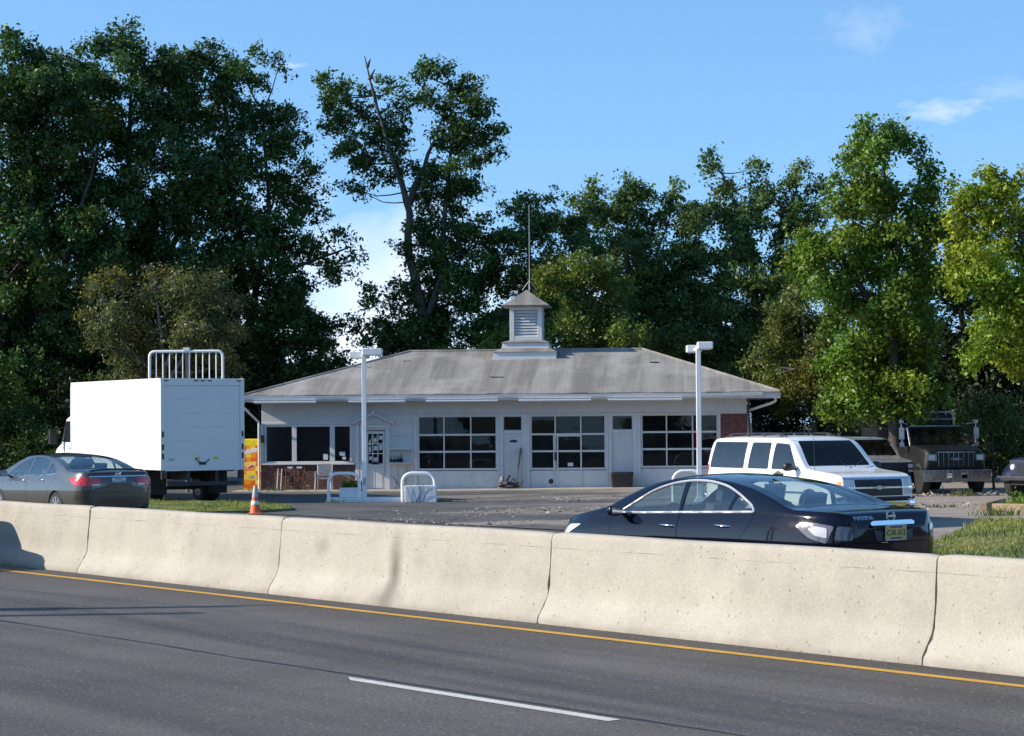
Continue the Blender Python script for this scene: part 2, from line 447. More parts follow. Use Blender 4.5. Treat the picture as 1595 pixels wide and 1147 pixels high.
def shingle_mat():
    m, nt, p = base_mat('shingles')
    tc = nt.new('ShaderNodeTexCoord').outputs['Object']
    br = nt.new('ShaderNodeTexBrick'); nt.link(tc, br.inputs['Vector'])
    for k, v in (('Scale', 1), ('Mortar Size', .006), ('Brick Width', .32), ('Row Height', .135), ('Mortar Smooth', .3)):
        br.inputs[k].default_value = v
    br.inputs['Color1'].default_value = (.285, .262, .235, 1); br.inputs['Color2'].default_value = (.325, .302, .27, 1); br.inputs['Mortar'].default_value = (.2, .185, .17, 1)
    c = br.outputs['Color']
    # dark algae streaks running down the slope, and paler scoured patches
    st = nt.noise(nt.mapping(tc, (1.7, .11, .2), (0, 0, R(12))), 1.0, 6, .6, .3)
    c = nt.mix(nt.ramp(st, [(.40, .62), (.60, 0)]), c, (.125, .113, .098))
    c = nt.mix(nt.ramp(nt.noise(nt.mapping(tc, (.5, .3, 1)), 1.2, 5), [(.5, 0), (.75, .5)]), c, (.5, .475, .44))
    c = nt.mix(1.0, c, nt.ramp(nt.noise(tc, 30, 4, .8), [(.3, .75), (.7, 1.25)]), 'MULTIPLY')
    nt.link(c, p.inputs['Base Color']); p.inputs['Roughness'].default_value = .9; p.inputs['Specular IOR Level'].default_value = .2
    hh = nt.math('ADD', nt.math('MULTIPLY', br.outputs['Fac'], -1.0), nt.math('MULTIPLY', nt.noise(tc, 1.3, 5), 1.2))
    nt.link(nt.bump(hh, .55, .02), p.inputs['Normal'])
    return m

def marking_mat(name, col):
    m, nt, p = base_mat(name)
    tc = nt.new('ShaderNodeTexCoord').outputs['Object']
    c = nt.mix(nt.ramp(nt.noise(tc, 22, 7, .8), [(.52, 0), (.68, .75)]), col, (.09, .088, .085))
    c = nt.mix(1.0, c, nt.ramp(nt.noise(tc, 1.5, 3), [(.3, .85), (.7, 1.08)]), 'MULTIPLY')
    nt.link(c, p.inputs['Base Color']); p.inputs['Roughness'].default_value = .75
    return m

M['asphalt'] = asphalt('asphalt', .092, R(52.2), (1.10, .985, .90), agg=.6)
M['seam'] = pm('tar_seam', (.016, .016, .017), .6, var=.3)
M['lot'] = lot_mat(); M['soil'] = soil_mat()
M['concrete'] = concrete_mat('concrete', (.41, .368, .305))
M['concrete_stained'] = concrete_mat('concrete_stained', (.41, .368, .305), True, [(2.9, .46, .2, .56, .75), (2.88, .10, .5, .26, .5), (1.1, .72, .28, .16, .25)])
M['kerb'] = concrete_mat('kerb_concrete', (.42, .37, .3), False)
M['brick'] = brick_mat('brick', (.085, .028, .022), (.13, .045, .033), (.16, .13, .12))
M['brick_pier'] = brick_mat('brick_pier', (.17, .055, .045), (.14, .04, .035), (.15, .09, .08))
M['shingle'] = shingle_mat()
M['yellow'] = marking_mat('yellow_marking', (.62, .33, .03)); M['white_mark'] = marking_mat('white_marking', (.64, .60, .53))

# ------------------------------------------------------------------ the setting
def sheet(name, rows, mat, kind='structure'):
    b = MB(); b.rings(rows, False, False)
    o = b.build(name, mat, fix=False)
    bm = bmesh.new(); bm.from_mesh(o.data)
    for f in bm.faces:
        f.smooth = True
        if f.normal.z < 0: f.normal_flip()
    bm.to_mesh(o.data); bm.free()
    return tag(o, kind=kind)

sheet('ground', [[(x, y, -.08) for y in (-700, -200, -60, 0, 60, 120, 250, 900)] for x in (-900, -200, -60, 0, 60, 200, 900)], M['soil'])
def zcar(n):
    return 0 if n < 16.9 else .28 * smooth(16.9, 19, n) - .25 * smooth(25, 30.3, n)
ns = [-14, -8, 0, 6, 10, 13, 15, 16.8, 17.4, 18.2, 19, 21, 23, 25, 26.5, 28, 29.2, 30.3]
sheet('highway', [[road(t, n, zcar(n)) for n in ns] for t in (-420, -200, -100, -70, -50, -35, -20, -10, 0, 20, 60, 200)], M['asphalt'])
def lotz(t, n, dz=0.0):
    p = road(t, n); return (p.x, p.y, zlot(p.x, p.y) + .02 + dz)
sheet('parking_lot', [[lotz(t, n) for n in (30.6, 31.5, 33, 34, 36, 38, 41, 45, 50, 55, 60, 66, 72, 78, 85)] for t in range(-104, -3, 3)], M['lot'])

def strip(name, t0, t1, n0, n1, mat, z=.005, wob=0, seed=1, k=40, zf=None):
    rnd = random.Random(seed); rows = []; o = 0; wv = 0
    for i in range(k + 1):
        t = t0 + (t1 - t0) * i / k
        o = o * .85 + rnd.uniform(-wob, wob); w = rnd.uniform(1 - .5 * (wob > 0), 1 + .4 * (wob > 0))
        c, hw = (n0 + n1) / 2 + o, (n1 - n0) / 2 * w
        rows.append([road(t, c - hw, z), road(t, c + hw, z)])
    return sheet(name, rows, mat)
strip('yellow_edge_line', -200, 120, 15.815, 15.965, M['yellow'])
for i, t in enumerate((-66.2, -54, -41.9, -29.8, -17.66, -5.5)):
    if i in (4, 5, 3):
        o = sheet('lane_dash' if i == 4 else 'lane_dash.00%d' % (i - 2), [[road(t + (.25 if j == 0 else 0), 11.56, .005), road(t + j * 3.98 / 8 + (.0 if j else .0), 11.70, .005)] if j == 0 else [road(t + j * 3.98 / 8, 11.56, .005), road(t + j * 3.98 / 8, 11.70, .005)] for j in range(9)], M['white_mark'])
strip('tar_seam', -80, 30, 11.78, 11.83, M['seam'], .004, .018, 4, 260)

# kerb between the far carriageway and the lot
b = MB()
prof = [(30.32, -.05), (30.32, .14), (30.36, .17), (30.6, .17), (30.6, -.05)]
def kerb(t0, t1):
    kb = MB(); rows = [[road(t, n, z) for n, z in prof] for t in np.linspace(t0, t1, 8)]
    kb.rings(rows); return tag(kb.build('kerb', M['kerb']), kind='structure')
kerb(-120, -82)

# median barrier: each cast segment is a thing of its own
def barrier(t0, t1, label, mat, seed):
    rnd = random.Random(seed)
    half = [(.335, 0), (.335, .02), (.325, .075), (.285, .13), (.245, .19), (.205, .25), (.172, .31), (.155, .36), (.145, .45), (.134, .58), (.122, .72), (.11, .86), (.098, 1.0), (.09, 1.04), (.07, 1.065), (.035, 1.075)]
    prof = [(-h, z) for h, z in half] + [(h, z) for h, z in half[::-1]]
    L = t1 - t0 - .015
    o = MB(); rows = []; K = 40
    je = [[rnd.uniform(-.006, .006) - (.03 * rnd.random() if rnd.random() < .22 else 0) for _ in prof] for _ in (0, 1)]
    for i in range(K + 1):
        s = i / K; x = s * L
        r = []
        for j, (h, z) in enumerate(prof):
            xx = x
            if i == 0: xx = x - je[0][j]
            if i == K: xx = x + je[1][j]
            e = .012 if i in (0, K) else 0
            w = .002 * math.sin(x * 2.1 + z * 5 + seed) + .003 * math.sin(x * 5.3 + seed * 2)
            r.append((xx, (abs(h) - e + w * (z > .03)) * (1 if h > 0 else -1), z - (e if z > 1.0 else 0) + .004 * math.sin(x * 1.7 + seed) * (z > .9)))
        rows.append(r)
    o.rings(rows)
    ob = o.build('concrete_barrier', mat, smooth_ang=40)
    ob.location = road(t0 + .011, 16.83); ob.rotation_euler = (0, 0, -RA)
    return tag(ob, label, 'barrier', 'concrete median barrier segments')
JT = [-45.0, -38.93, -32.86, -26.96, -20.83, -14.76, -8.68, -2.6]
LB = ['concrete barrier segment beyond the left end of the visible barrier', 'leftmost concrete barrier segment, running out of the frame under a dark shadow',
      'concrete barrier segment in front of the orange cone and dark grey sedan', 'concrete barrier segment with a dark brown smudge stain down its face',
      'clean concrete barrier segment in front of the black sedan', 'rightmost concrete barrier segment, in front of the grass verge', 'concrete barrier segment past the right end of the visible barrier']
for i in range(7):
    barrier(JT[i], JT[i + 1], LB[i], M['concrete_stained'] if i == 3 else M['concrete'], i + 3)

# ------------------------------------------------------------------ the old service station
BT = R(-4.6)
BO = Vector(((786 - 797.5) / 3450 * 75.7, 75.7, 0))
bld = thing('service_station', 'low white service station with a grey hip roof, louvred cupola and three glazed garage doors', 'building', BO, BT)
wb = MB(); T = .2
def wbox(x0, x1, z0, z1, y0=0.0, y1=T): wb.box((x0, y0, z0), (x1, y1, z1))
wbox(-8.42, 8.22, 2.66, 3.30)
wbox(-8.42, -5.2, 2.33, 2.66); wbox(-8.42, -8.32, .95, 2.33); wbox(-5.28, -5.2, .95, 2.33)
wbox(-5.2, -4.86, -.3, 2.66); wbox(-4.86, -4.08, 2.12, 2.66); wbox(-4.08, -3.13, -.3, 2.66)
wbox(7.33, 8.22, 2.6, 2.66)
wb.box((-8.42, T, -.3), (-8.22, 8.4, 3.3)); wb.box((8.02, T, -.3), (8.22, 8.4, 3.3)); wb.box((-8.22, 8.2, -.3), (8.02, 8.4, 3.3))
wb.box((-3.3, T, -.3), (-3.15, 8.2, 3.3))                       # partition between the office and the bays
wb.box((-8.22, T, -.1), (8.02, 8.2, .03))                       # floor
wb.build('wall', M['white_paint'], bld, bevel=.008)
bb = MB(); bb.box((-8.45, -.03, -.3), (-5.16, T - .003, .95)); bb.build('brick_base', M['brick'], bld)
bb = MB(); bb.box((7.33, -.012, -.3), (8.225, T - .004, 2.6)); bb.build('brick_pier', M['brick_pier'], bld)

# office window: one long frame with three lights
def window(name, x0, x1, z0, z1, cuts, fw, mat, pane_mat, parent, y=-.02, pane='pane', hz=()):
    f = MB(); y1 = y + .09
    f.box((x0, y, z0), (x1, y1, z0 + fw)); f.box((x0, y, z1 - fw), (x1, y1, z1))
    f.box((x0, y, z0 + fw), (x0 + fw, y1, z1 - fw)); f.box((x1 - fw, y, z0 + fw), (x1, y1, z1 - fw))
    for a, w in cuts: f.box((a - w / 2, y + .004, z0 + fw), (a + w / 2, y1 - .004, z1 - fw))
    for a, w in hz:
        xs = [x0 + fw] + [v for c, ww in sorted(cuts) for v in (c - ww / 2, c + ww / 2)] + [x1 - fw]
        for i in range(0, len(xs), 2): f.box((xs[i], y + .006, a - w / 2), (xs[i + 1], y1 - .006, a + w / 2))
    fo = f.build(name, mat, parent, bevel=.006)
    xs = [x0 + fw] + [v for c, w in sorted(cuts) for v in (c - w / 2, c + w / 2)] + [x1 - fw]
    zs = [z0 + fw] + [v for c, w in sorted(hz) for v in (c - w / 2, c + w / 2)] + [z1 - fw]
    rnd = random.Random(int(x0 * 100))
    for i in range(0, len(xs), 2):
        for j in range(0, len(zs), 2):
            g = MB(); t1, t2 = rnd.uniform(-.0015, .0015), rnd.uniform(-.0015, .0015)
            yc = y + .045
            g.add([(xs[i] - .004, yc + t1 - t2, zs[j] - .004), (xs[i + 1] + .004, yc - t1 - t2, zs[j] - .004), (xs[i + 1] + .004, yc - t1 + t2, zs[j + 1] + .004), (xs[i] - .004, yc + t1 + t2, zs[j + 1] + .004)], [(0, 1, 2, 3)])
            g.build(pane, pane_mat, fo)
    return fo
window('office_window', -8.32, -5.28, 1.0, 2.33, [(-7.28, .16), (-5.96, .17)], .07, M['white_trim'], M['shop_glass'], bld)
for x0_, z0_, w_, h_ in ((-5.72, 1.26, .2, .13), (-6.28, 1.12, .16, .2), (-5.62, 1.12, .12, .1)):
    q = MB(); q.box((x0_, .018, z0_), (x0_ + w_, .0235, z0_ + h_)); q.build('paper_notice', M['plate_white'], bld)
sl = MB(); sl.box((-8.40, -.10, .95), (-5.2, .0, 1.0)); sl.build('window_sill', M['white_trim'], bld, bevel=.008)
tr = MB(); tr.box((-8.41, -.05, 2.335), (-5.22, -.002, 2.40)); tr.build('window_head_trim', M['white_trim'], bld, bevel=.008)
po = MB(); po.box((-8.46, -.05, 1.0), (-8.35, -.001, 2.335)); po.build('corner_trim', M['white_trim'], bld, bevel=.006)
mb_ = MB(); mb_.box((-8.44, -.13, 1.72), (-8.32, -.052, 1.98)); mb_.build('mailbox', M['black_plastic'], bld, bevel=.02)

# entry door with nine lights, pediment and flanking trim
d = MB()
d.box((-4.80, .02, .04), (-4.14, .07, .98)); d.box((-4.80, .02, .98), (-4.72, .07, 2.09)); d.box((-4.22, .02, .98), (-4.14, .07, 2.09)); d.box((-4.72, .02, 2.0), (-4.22, .07, 2.09))
for x in (-4.565, -4.39): d.box((x - .016, .025, .98), (x + .016, .065, 2.0))
for z in (1.32, 1.66):
    for xa, xb in ((-4.72, -4.581), (-4.549, -4.406), (-4.374, -4.22)): d.box((xa, .027, z - .016), (xb, .063, z + .016))
d.box((-4.70, .005, .14), (-4.49, .02, .85)); d.box((-4.45, .005, .14), (-4.24, .02, .85))
door = d.build('entry_door', M['white_trim'], bld, bevel=.006)
g = MB(); g.add([(-4.72, .045, .98), (-4.22, .045, .98), (-4.22, .045, 2.0), (-4.72, .045, 2.0)], [(0, 1, 2, 3)]); g.build('door_glass', M['shop_glass'], door)
h = MB(); h.tube([(-4.2, .02, 1.0), (-4.2, -.04, 1.0)], .012); h.lathe([(.0, -.085), (.025, -.08), (.03, -.06), (.015, -.04)], (-4.2, 0, 1.0), 'y', 12); h.build('door_handle', M['chrome'], door, smooth_ang=40)
rnd = random.Random(3)
for i, xc in enumerate((-4.65, -4.478, -4.30)):
    for j, zc in enumerate((1.15, 1.49, 1.83)):
        if rnd.random() < .85:
            w, hh = rnd.uniform(.07, .12), rnd.uniform(.08, .2); cx, cz = xc + rnd.uniform(-.02, .02), zc + rnd.uniform(-.05, .05)
            pp = MB(); pp.box((cx - w / 2, .040, cz - hh / 2), (cx + w / 2, .043, cz + hh / 2)); pp.build('door_sticker', M['plate_white'], door)
ms = MB(); ms.box((-4.62, -.008, .99 - .04), (-4.34, .019, .99 + .02)); ms.build('mail_slot', M['dark_metal'], door, bevel=.004)
t = MB()
t.box((-4.98, -.045, 0), (-4.82, -.002, 2.2)); t.box((-4.12, -.045, 0), (-3.97, -.002, 2.2)); t.box((-5.0, -.06, 2.2), (-3.95, -.002, 2.34))
t.box((-5.16, -.045, 0), (-5.02, -.002, 2.34))
t.build('door_surround', M['white_trim'], bld, bevel=.01)
t = MB()
t.bar((-5.24, -.12, 2.36), (-4.50, -.12, 2.70), .22, .06); t.bar((-3.80, -.12, 2.36), (-4.54, -.12, 2.702), .22, .06); t.box((-5.2, -.14, 2.342), (-3.84, -.005, 2.39))
t.prism([(-5.1, 2.392), (-3.94, 2.392), (-4.52, 2.66)], -.05, -.004)
ped = t.build('pediment', M['white_trim'], bld, bevel=.006)
t = MB(); t.lathe([(.0, -.22), (.05, -.21), (.07, -.17), (.07, -.1)], (-4.5, 0, 2.74), 'y', 14); t.tube([(-4.5, -.12, 2.74), (-4.5, -.05, 2.92), (-4.5, -.002, 2.92)], .015)
t.build('porch_lamp', M['white_metal'], ped, smooth_ang=40)

# shelves beside the door and the things on them
s = MB()
s.box((-3.98, -.30, 1.46), (-3.20, -.003, 1.495)); s.box((-3.98, -.30, .98), (-3.20, -.003, 1.015)); s.box((-3.97, -.03, .05), (-3.93, -.003, 1.98)); s.box((-3.25, -.03, .05), (-3.21, -.003, 1.98)); s.box((-3.97, -.03, 1.94), (-3.21, -.003, 1.98))
shelf = s.build('wall_shelf', M['white_trim'], bld, bevel=.004)

# the three glazed overhead doors
def garage_door(x0, x1, z0, label=None, inset=False):
    gx0, gx1 = x0 + .10, x1 - .06
    j = MB()
    j.box((x0, -.02, z0 - .2), (x0 + .10, .12, 2.655)); j.box((x1 - .06, -.02, z0 - .2), (x1, .12, 2.655)); j.box((x0 + .10, -.015, 2.60), (x1 - .06, .12, 2.655))
    j.build('door_frame', M['white_trim'], bld, bevel=.006)
    W3 = (gx1 - gx0) / 3; c = [gx0 + W3, gx0 + 2 * W3]
    f = MB(); y0, y1 = .06, .12
    zs = [z0 + .70, z0 + 1.30, z0 + 1.88]
    f.box((gx0, y0, z0), (gx1, y1, z0 + .64)); f.box((gx0, y0 - .01, z0), (gx1, y0, z0 + .09)); 
    for z in zs: f.box((gx0, y0 - .012, z - .035), (gx1, y1, z + .03))
    f.box((gx0, y0 - .008, 2.555), (gx1, y1, 2.6))
    for x in [gx0 + .035] + c + [gx1 - .035]:
        w = .022 if x in c else .035
        f.box((x - w, y0 - .006, z0 + .665), (x + w, y1 - .002, 2.556))
        f.box((x - .012, y0 - .006, z0 + .09), (x + .012, y0 + .001, z0 + .64))
    if inset:
        xa, xb = c[0] - .02, c[1] + .0
        for x in (xa - .05, xa + .07, xb - .02): f.box((x, y0 - .03, z0 + .08), (x + .05, y0 - .005, z0 + 1.84))
        f.box((xa - .05, y0 - .032, z0 + 1.80), (xb + .03, y0 - .006, z0 + 1.9))
    fo = f.build('garage_door', M['white_trim'], bld, bevel=.004)
    zz = [z0 + .73, z0 + 1.265, z0 + 1.33, z0 + 1.845, z0 + 1.91, 2.555]; rnd = random.Random(int(x0 * 10) + 5)
    xx = [gx0 + .07, c[0] - .022, c[0] + .022, c[1] - .022, c[1] + .022, gx1 - .07]
    for a in (0, 2, 4):
        for q in (0, 2, 4):
            g = MB(); t1, t2 = rnd.uniform(-.002, .002), rnd.uniform(-.002, .002)
            g.add([(xx[a], .09 + t1 - t2, zz[q]), (xx[a + 1], .09 - t1 - t2, zz[q]), (xx[a + 1], .09 - t1 + t2, zz[q + 1]), (xx[a], .09 + t1 + t2, zz[q + 1])], [(0, 1, 2, 3)])
            g.build('pane', M['shop_glass'], fo)
    if inset:
        hd = MB(); hd.tube([(c[0] + .0, y0 - .07, z0 + 1.02), (c[0], y0 - .07, z0 + 1.22)], .014); hd.box((c[0] - .03, y0 - .05, z0 + .98), (c[0] + .03, y0 - .03, z0 + 1.26))
        hd.build('door_handle', M['dark_metal'], fo)
        n = MB(); n.box((c[0] + .42, .083, z0 + .78), (c[0] + .60, .086, z0 + .9)); n.build('paper_notice', M['plate_white'], fo)
        v = MB(); v.lathe([(.0, .03), (.075, .032), (.085, .045), (.085, .06)], (gx0 + .72, 0, z0 + .27), 'y', 16); v.build('exhaust_port', M['dark_metal'], fo, smooth_ang=40)
    return fo
garage_door(-3.13, -.20, .07); garage_door(.74, 3.52, .07, inset=True); garage_door(4.52, 7.33, .12)
for x0, x1 in ((-.20, .74), (3.52, 4.52)):
    p = MB()
    p.box((x0, 0, -.2), (x0 + .13, .14, 2.655)); p.box((x1 - .16, 0, -.2), (x1, .14, 2.655)); p.box((x0 + .13, .0, 1.98), (x1 - .16, .14, 2.07)); p.box((x0 + .13, 0, 2.58), (x1 - .16, .14, 2.655))
    p.build('door_post', M['white_trim'], bld, bevel=.006)
    q = MB(); q.box((x0 + .13, .05, -.2), (x1 - .16, .11, 1.98)); q.box((x0 + .2, .038, .3), (x1 - .23, .05, .34)); q.build('panel_door', M['white_paint'], bld, bevel=.004)
    window('transom_window', x0 + .13, x1 - .16, 2.07, 2.58, [], .03, M['white_trim'], M['shop_glass'], bld, y=.03)
pl = MB()
for k in range(1):
    rows = [[(.28 + .14 * rr * math.cos(a), yy, 1.72 + .045 * rr * math.sin(a)) for a in np.linspace(0, 2 * math.pi, 20, endpoint=False)] for rr, yy in ((1, .05), (1, .036), (.9, .03), (.0, .03))]
    pl.rings(rows)
pl.build('oval_plaque', M['dark_metal'], bld, smooth_ang=40)

# roof
ex0, ex1, ey0, ey1, ez, rz, ry = -8.95, 9.32, -.9, 9.3, 3.335, 4.95, 4.2
rb = MB()
Pn = []
def slope(a, b_, c_, d_, nu, nv, seed):
    """a,b eave corners; d,c ridge corners; slightly sagging sheet"""
    rnd = random.Random(seed); rows = []
    for j in range(nv + 1):
        v = j / nv; r = []
        for i in range(nu + 1):
            u = i / nu
            p0 = Vector(a).lerp(Vector(b_), u); p1 = Vector(d_).lerp(Vector(c_), u); p = p0.lerp(p1, v)
            if 0 < v < 1 and 0 < u < 1: p.z += .018 * math.sin(u * 11 + seed) * math.sin(v * 3.1) + rnd.uniform(-.004, .004)
            r.append(p)
        rows.append(r)
    rb.rings(rows, False, False)
A, B_, C_, D_ = (ex0, ey0, ez), (ex1, ey0, ez), (ex1, ey1, ez), (ex0, ey1, ez); RL, RR = (-3.78, ry, rz), (4.62, ry, rz)
slope(A, B_, RR, RL, 60, 16, 1); slope(B_, C_, RR, RR, 16, 16, 2); slope(C_, D_, RL, RR, 60, 16, 3); slope(D_, A, RL, RL, 16, 16, 4)
roof = rb.build('roof', M['shingle'], bld, smooth_ang=20)
cp = MB()
for a, c in ((A, RL), (B_, RR), (C_, RR), (D_, RL), (RL, RR)):
    cp.tube([Vector(a) + Vector((0, 0, .0)), Vector(c) + Vector((0, 0, .005))], .055, 6)
cp.build('ridge_cap', M['shingle'], roof)
se = MB(); rnd = random.Random(5)
x = ex0
while x < ex1 - .1:
    w = rnd.uniform(.2, .5); w = min(w, ex1 - x); dz = rnd.uniform(-.012, .012)
    se.box((x, ey0 - .05 - rnd.uniform(0, .02), ez - .03 + dz), (x + w - .008, ey0 + .06, ez + .005 + dz)); x += w
se.build('shingle_edge', M['shingle'], roof)
rnd = random.Random(11)
for (x, y, w) in ((-5.55, 2.3, .5), (-3.9, 3.0, .3), (-.6, 1.0, .35), (4.9, 2.6, .3)):
    z = ez + (y - ey0) / (ry - ey0) * (rz - ez); tb = MB()
    for k in range(int(w / .16) + 1):
        a = rnd.uniform(.008, .022)
        tb.bar((x + k * .16, y, z + a), (x + k * .16 + .15, y + rnd.uniform(-.04, .04), z + a * rnd.uniform(.2, 1)), .16, .012)
    tb.build('lifted_shingle', M['shingle'], roof)
sf = MB(); sf.box((ex0 + .04, ey0 + .02, 3.13), (ex1 - .04, ey1 - .02, 3.17)); sf.build('soffit', M['white_paint'], bld)
fa = MB()
fa.box((ex0, ey0, 3.12), (ex1, ey0 + .02, 3.31)); fa.box((ex0, ey1 - .02, 3.12), (ex1, ey1, 3.31)); fa.box((ex0, ey0 + .02, 3.12), (ex0 + .02, ey1 - .02, 3.31)); fa.box((ex1 - .02, ey0 + .02, 3.12), (ex1, ey1 - .02, 3.31))
fa.build('fascia', M['white_trim'], bld)
gt = MB()
rows = []
for i in range(31):
    x = ex0 - .03 + (ex1 - ex0 - .55) * i / 30; sag = .012 * math.sin(i * .9) - .01 * math.sin(i / 30 * math.pi)
    rows.append([(x, ey0 - .003, 3.30 + sag), (x, ey0 - .003, 3.19 + sag), (x, ey0 - .07, 3.185 + sag), (x, ey0 - .10, 3.22 + sag), (x, ey0 - .12, 3.29 + sag), (x, ey0 - .12, 3.30 + sag), (x, ey0 - .105, 3.30 + sag), (x, ey0 - .09, 3.235 + sag), (x, ey0 - .02, 3.21 + sag), (x, ey0 - .015, 3.30 + sag)])
gt.rings(rows); gt.build('gutter', M['white_metal'], bld)
ds = MB(); ds.tube([(ex1 - .15, ey0 + .25, 3.15), (ex1 - .15, ey0 + .26, 3.02), (ex1 - .28, ey0 + .4, 2.95), (8.32, .35, 2.72), (8.29, .38, 2.6), (8.29, .38, .15)], .045, 8); ds.build('downspout', M['white_metal'], bld, smooth_ang=40)
ds = MB(); ds.tube([(ex0 + .05, ey0 + .2, 3.1), (ex0 - .0, ey0 + .25, 2.98), (-8.5, -.1, 2.42), (-8.5, -.08, 2.3), (-8.5, -.08, .1)], .04, 8); ds.build('downspout', M['white_metal'], bld, smooth_ang=40)
for x0, x1 in ((-8.5, -6.35), (-5.25, -3.3), (-2.6, -.15), (.55, 3.0), (3.55, 6.05)):
    l = MB(); l.box((x0, -1.05, 3.085), (x1, -.93, 3.125)); l.box((x0 + .03, -.96, 3.125), (x0 + .09, -.885, 3.155)); l.box((x1 - .09, -.96, 3.125), (x1 - .03, -.885, 3.155))
    lf = l.build('strip_light', M['white_metal'], bld, bevel=.008)
    l = MB(); l.tube([(x0 + .03, -.99, 3.07), (x1 - .03, -.99, 3.07)], .018, 8); l.build('light_tube', M['plate_white'], lf, smooth_ang=40)

# cupola
cx, cy = .47, 4.2
def frus(b, x0, x1, z0, z1, y0=None, y1=None):
    h0, h1 = x0, x1
    V = [(cx - h0, cy - h0, z0), (cx + h0, cy - h0, z0), (cx + h0, cy + h0, z0), (cx - h0, cy + h0, z0), (cx - h1, cy - h1, z1), (cx + h1, cy - h1, z1), (cx + h1, cy + h1, z1), (cx - h1, cy + h1, z1)]
    b.add(V, [(0, 3, 2, 1), (4, 5, 6, 7), (0, 1, 5, 4), (1, 2, 6, 5), (2, 3, 7, 6), (3, 0, 4, 7)])
c = MB()
frus(c, 1.12, 1.12, 4.3, 4.86); frus(c, .85, .82, 4.99, 5.21)
for sx in (-1, 1):
    for sy in (-1, 1):
        a, b2 = sorted((sx * .42, sx * .58)); e, f = sorted((sy * .42, sy * .58))
        c.box((cx + a, cy + e, 5.27), (cx + b2, cy + f, 6.5))
for sy in (-1, 1):
    e, f = sorted((sy * .45, sy * .575))
    for z0, z1 in ((5.27, 5.44), (6.38, 6.5)):
        c.box((cx - .42, cy + e, z0), (cx + .42, cy + f, z1)); c.box((cx + e, cy - .42, z0), (cx + f, cy + .42, z1))
cup = c.build('cupola', M['white_trim'], bld, bevel=.008)
c = MB(); frus(c, 1.17, .80, 4.863, 5.03); frus(c, .89, .56, 5.213, 5.30); c.build('cupola_skirt_roof', M['shingle'], cup)
for dx, dy in ((0, -1), (0, 1), (1, 0), (-1, 0)):
    l = MB()
    for k in range(9):
        z = 5.48 + k * .105
        if dx == 0: l.bar((cx - .42, cy + dy * .50, z), (cx + .42, cy + dy * .50, z), .13, .012, (0, dy * .75, .66))
        else: l.bar((cx + dx * .50, cy - .42, z), (cx + dx * .50, cy + .42, z), .13, .012, (dx * .75, 0, .66))
    l.build('louver', M['white_trim'], cup)
c = MB(); c.cbox((cx, cy, 5.9), (.8, .8, 1.1)); c.build('cupola_core', M['dark'], cup)
c = MB()
frus(c, .84, .84, 6.50, 6.54)
N = 10; rows = []
for i in range(N + 1):
    v = i / N; h = .86 * (1 - v) + .03 * v; z = 6.545 + .58 * (v ** 1.12)
    rows.append([(cx - h, cy - h, z), (cx + h, cy - h, z), (cx + h, cy + h, z), (cx - h, cy + h, z)])
c.rings(rows); c.build('cupola_roof', M['shingle'], cup)
c = MB(); c.tube([(cx + .1, cy, 7.1), (cx + .1, cy, 7.6), (cx + .1, cy, 9.3), (cx + .1, cy, 10.2)], [.022, .018, .013, .009], 6)
c.tube([(cx - .16, cy, 7.12), (cx + .1, cy, 7.48)], .012, 5); c.tube([(cx + .36, cy, 7.12), (cx + .1, cy, 7.48)], .012, 5); c.tube([(cx + .1, cy - .25, 7.12), (cx + .1, cy, 7.48)], .012, 5)
c.build('antenna_mast', M['galv'], cup, smooth_ang=40)

# paved apron in front of the bays
def bw(x, y, z=0.0):
    return BO + Matrix.Rotation(BT, 3, 'Z') @ Vector((x, y, z))
ap = MB(); rows = []
for i in range(25):
    x = -9.2 + i * .75; z = .045 + .07 * smooth(-4, 9, x) + .035
    rows.append([bw(x, -1.3, -.2), bw(x, -1.3, z), bw(x, -1.24, z + .012), bw(x, -.02, z + .02), bw(x, -.02, -.2)])
ap.rings(rows); tag(ap.build('walkway', M['kerb'], smooth_ang=30), kind='structure')
M['smoked_lens'] = pm('smoked_lens', (.13, .115, .13), .12, var=.3, coat=1)
# ------------------------------------------------------------------ vehicles: a lofted body shell, cut into panels and panes
def me_vol(me):
    bm = bmesh.new(); bm.from_mesh(me); v = bm.calc_volume(signed=True); bm.free(); return v

def bool_op(me_a, me_b, op):
    """exact boolean; the slower self-intersection pass only where the quick one goes wrong"""
    oa = bpy.data.objects.new('wa', me_a); ob = bpy.data.objects.new('wb', me_b)
    COL.objects.link(oa); COL.objects.link(ob)
    m = oa.modifiers.new('b', 'BOOLEAN'); m.object = ob; m.operation = op; m.solver = 'EXACT'
    va = me_vol(me_a)
    for self_ in (False, True):
        m.use_self = self_
        dg = bpy.context.evaluated_depsgraph_get(); dg.update()
        me = bpy.data.meshes.new_from_object(oa.evaluated_get(dg))
        v = me_vol(me)
        if (0 < v < .4 * va) if op == 'INTERSECT' else (.4 * va < v < va * 1.0001): break
    bpy.data.objects.remove(oa); bpy.data.objects.remove(ob)
    return me

def mb_mesh(b):
    me = bpy.data.meshes.new('cutter'); me.from_pydata(b.v, [], b.f)
    bm = bmesh.new(); bm.from_mesh(me); bmesh.ops.recalc_face_normals(bm, faces=bm.faces); bm.to_mesh(me); bm.free()
    return me

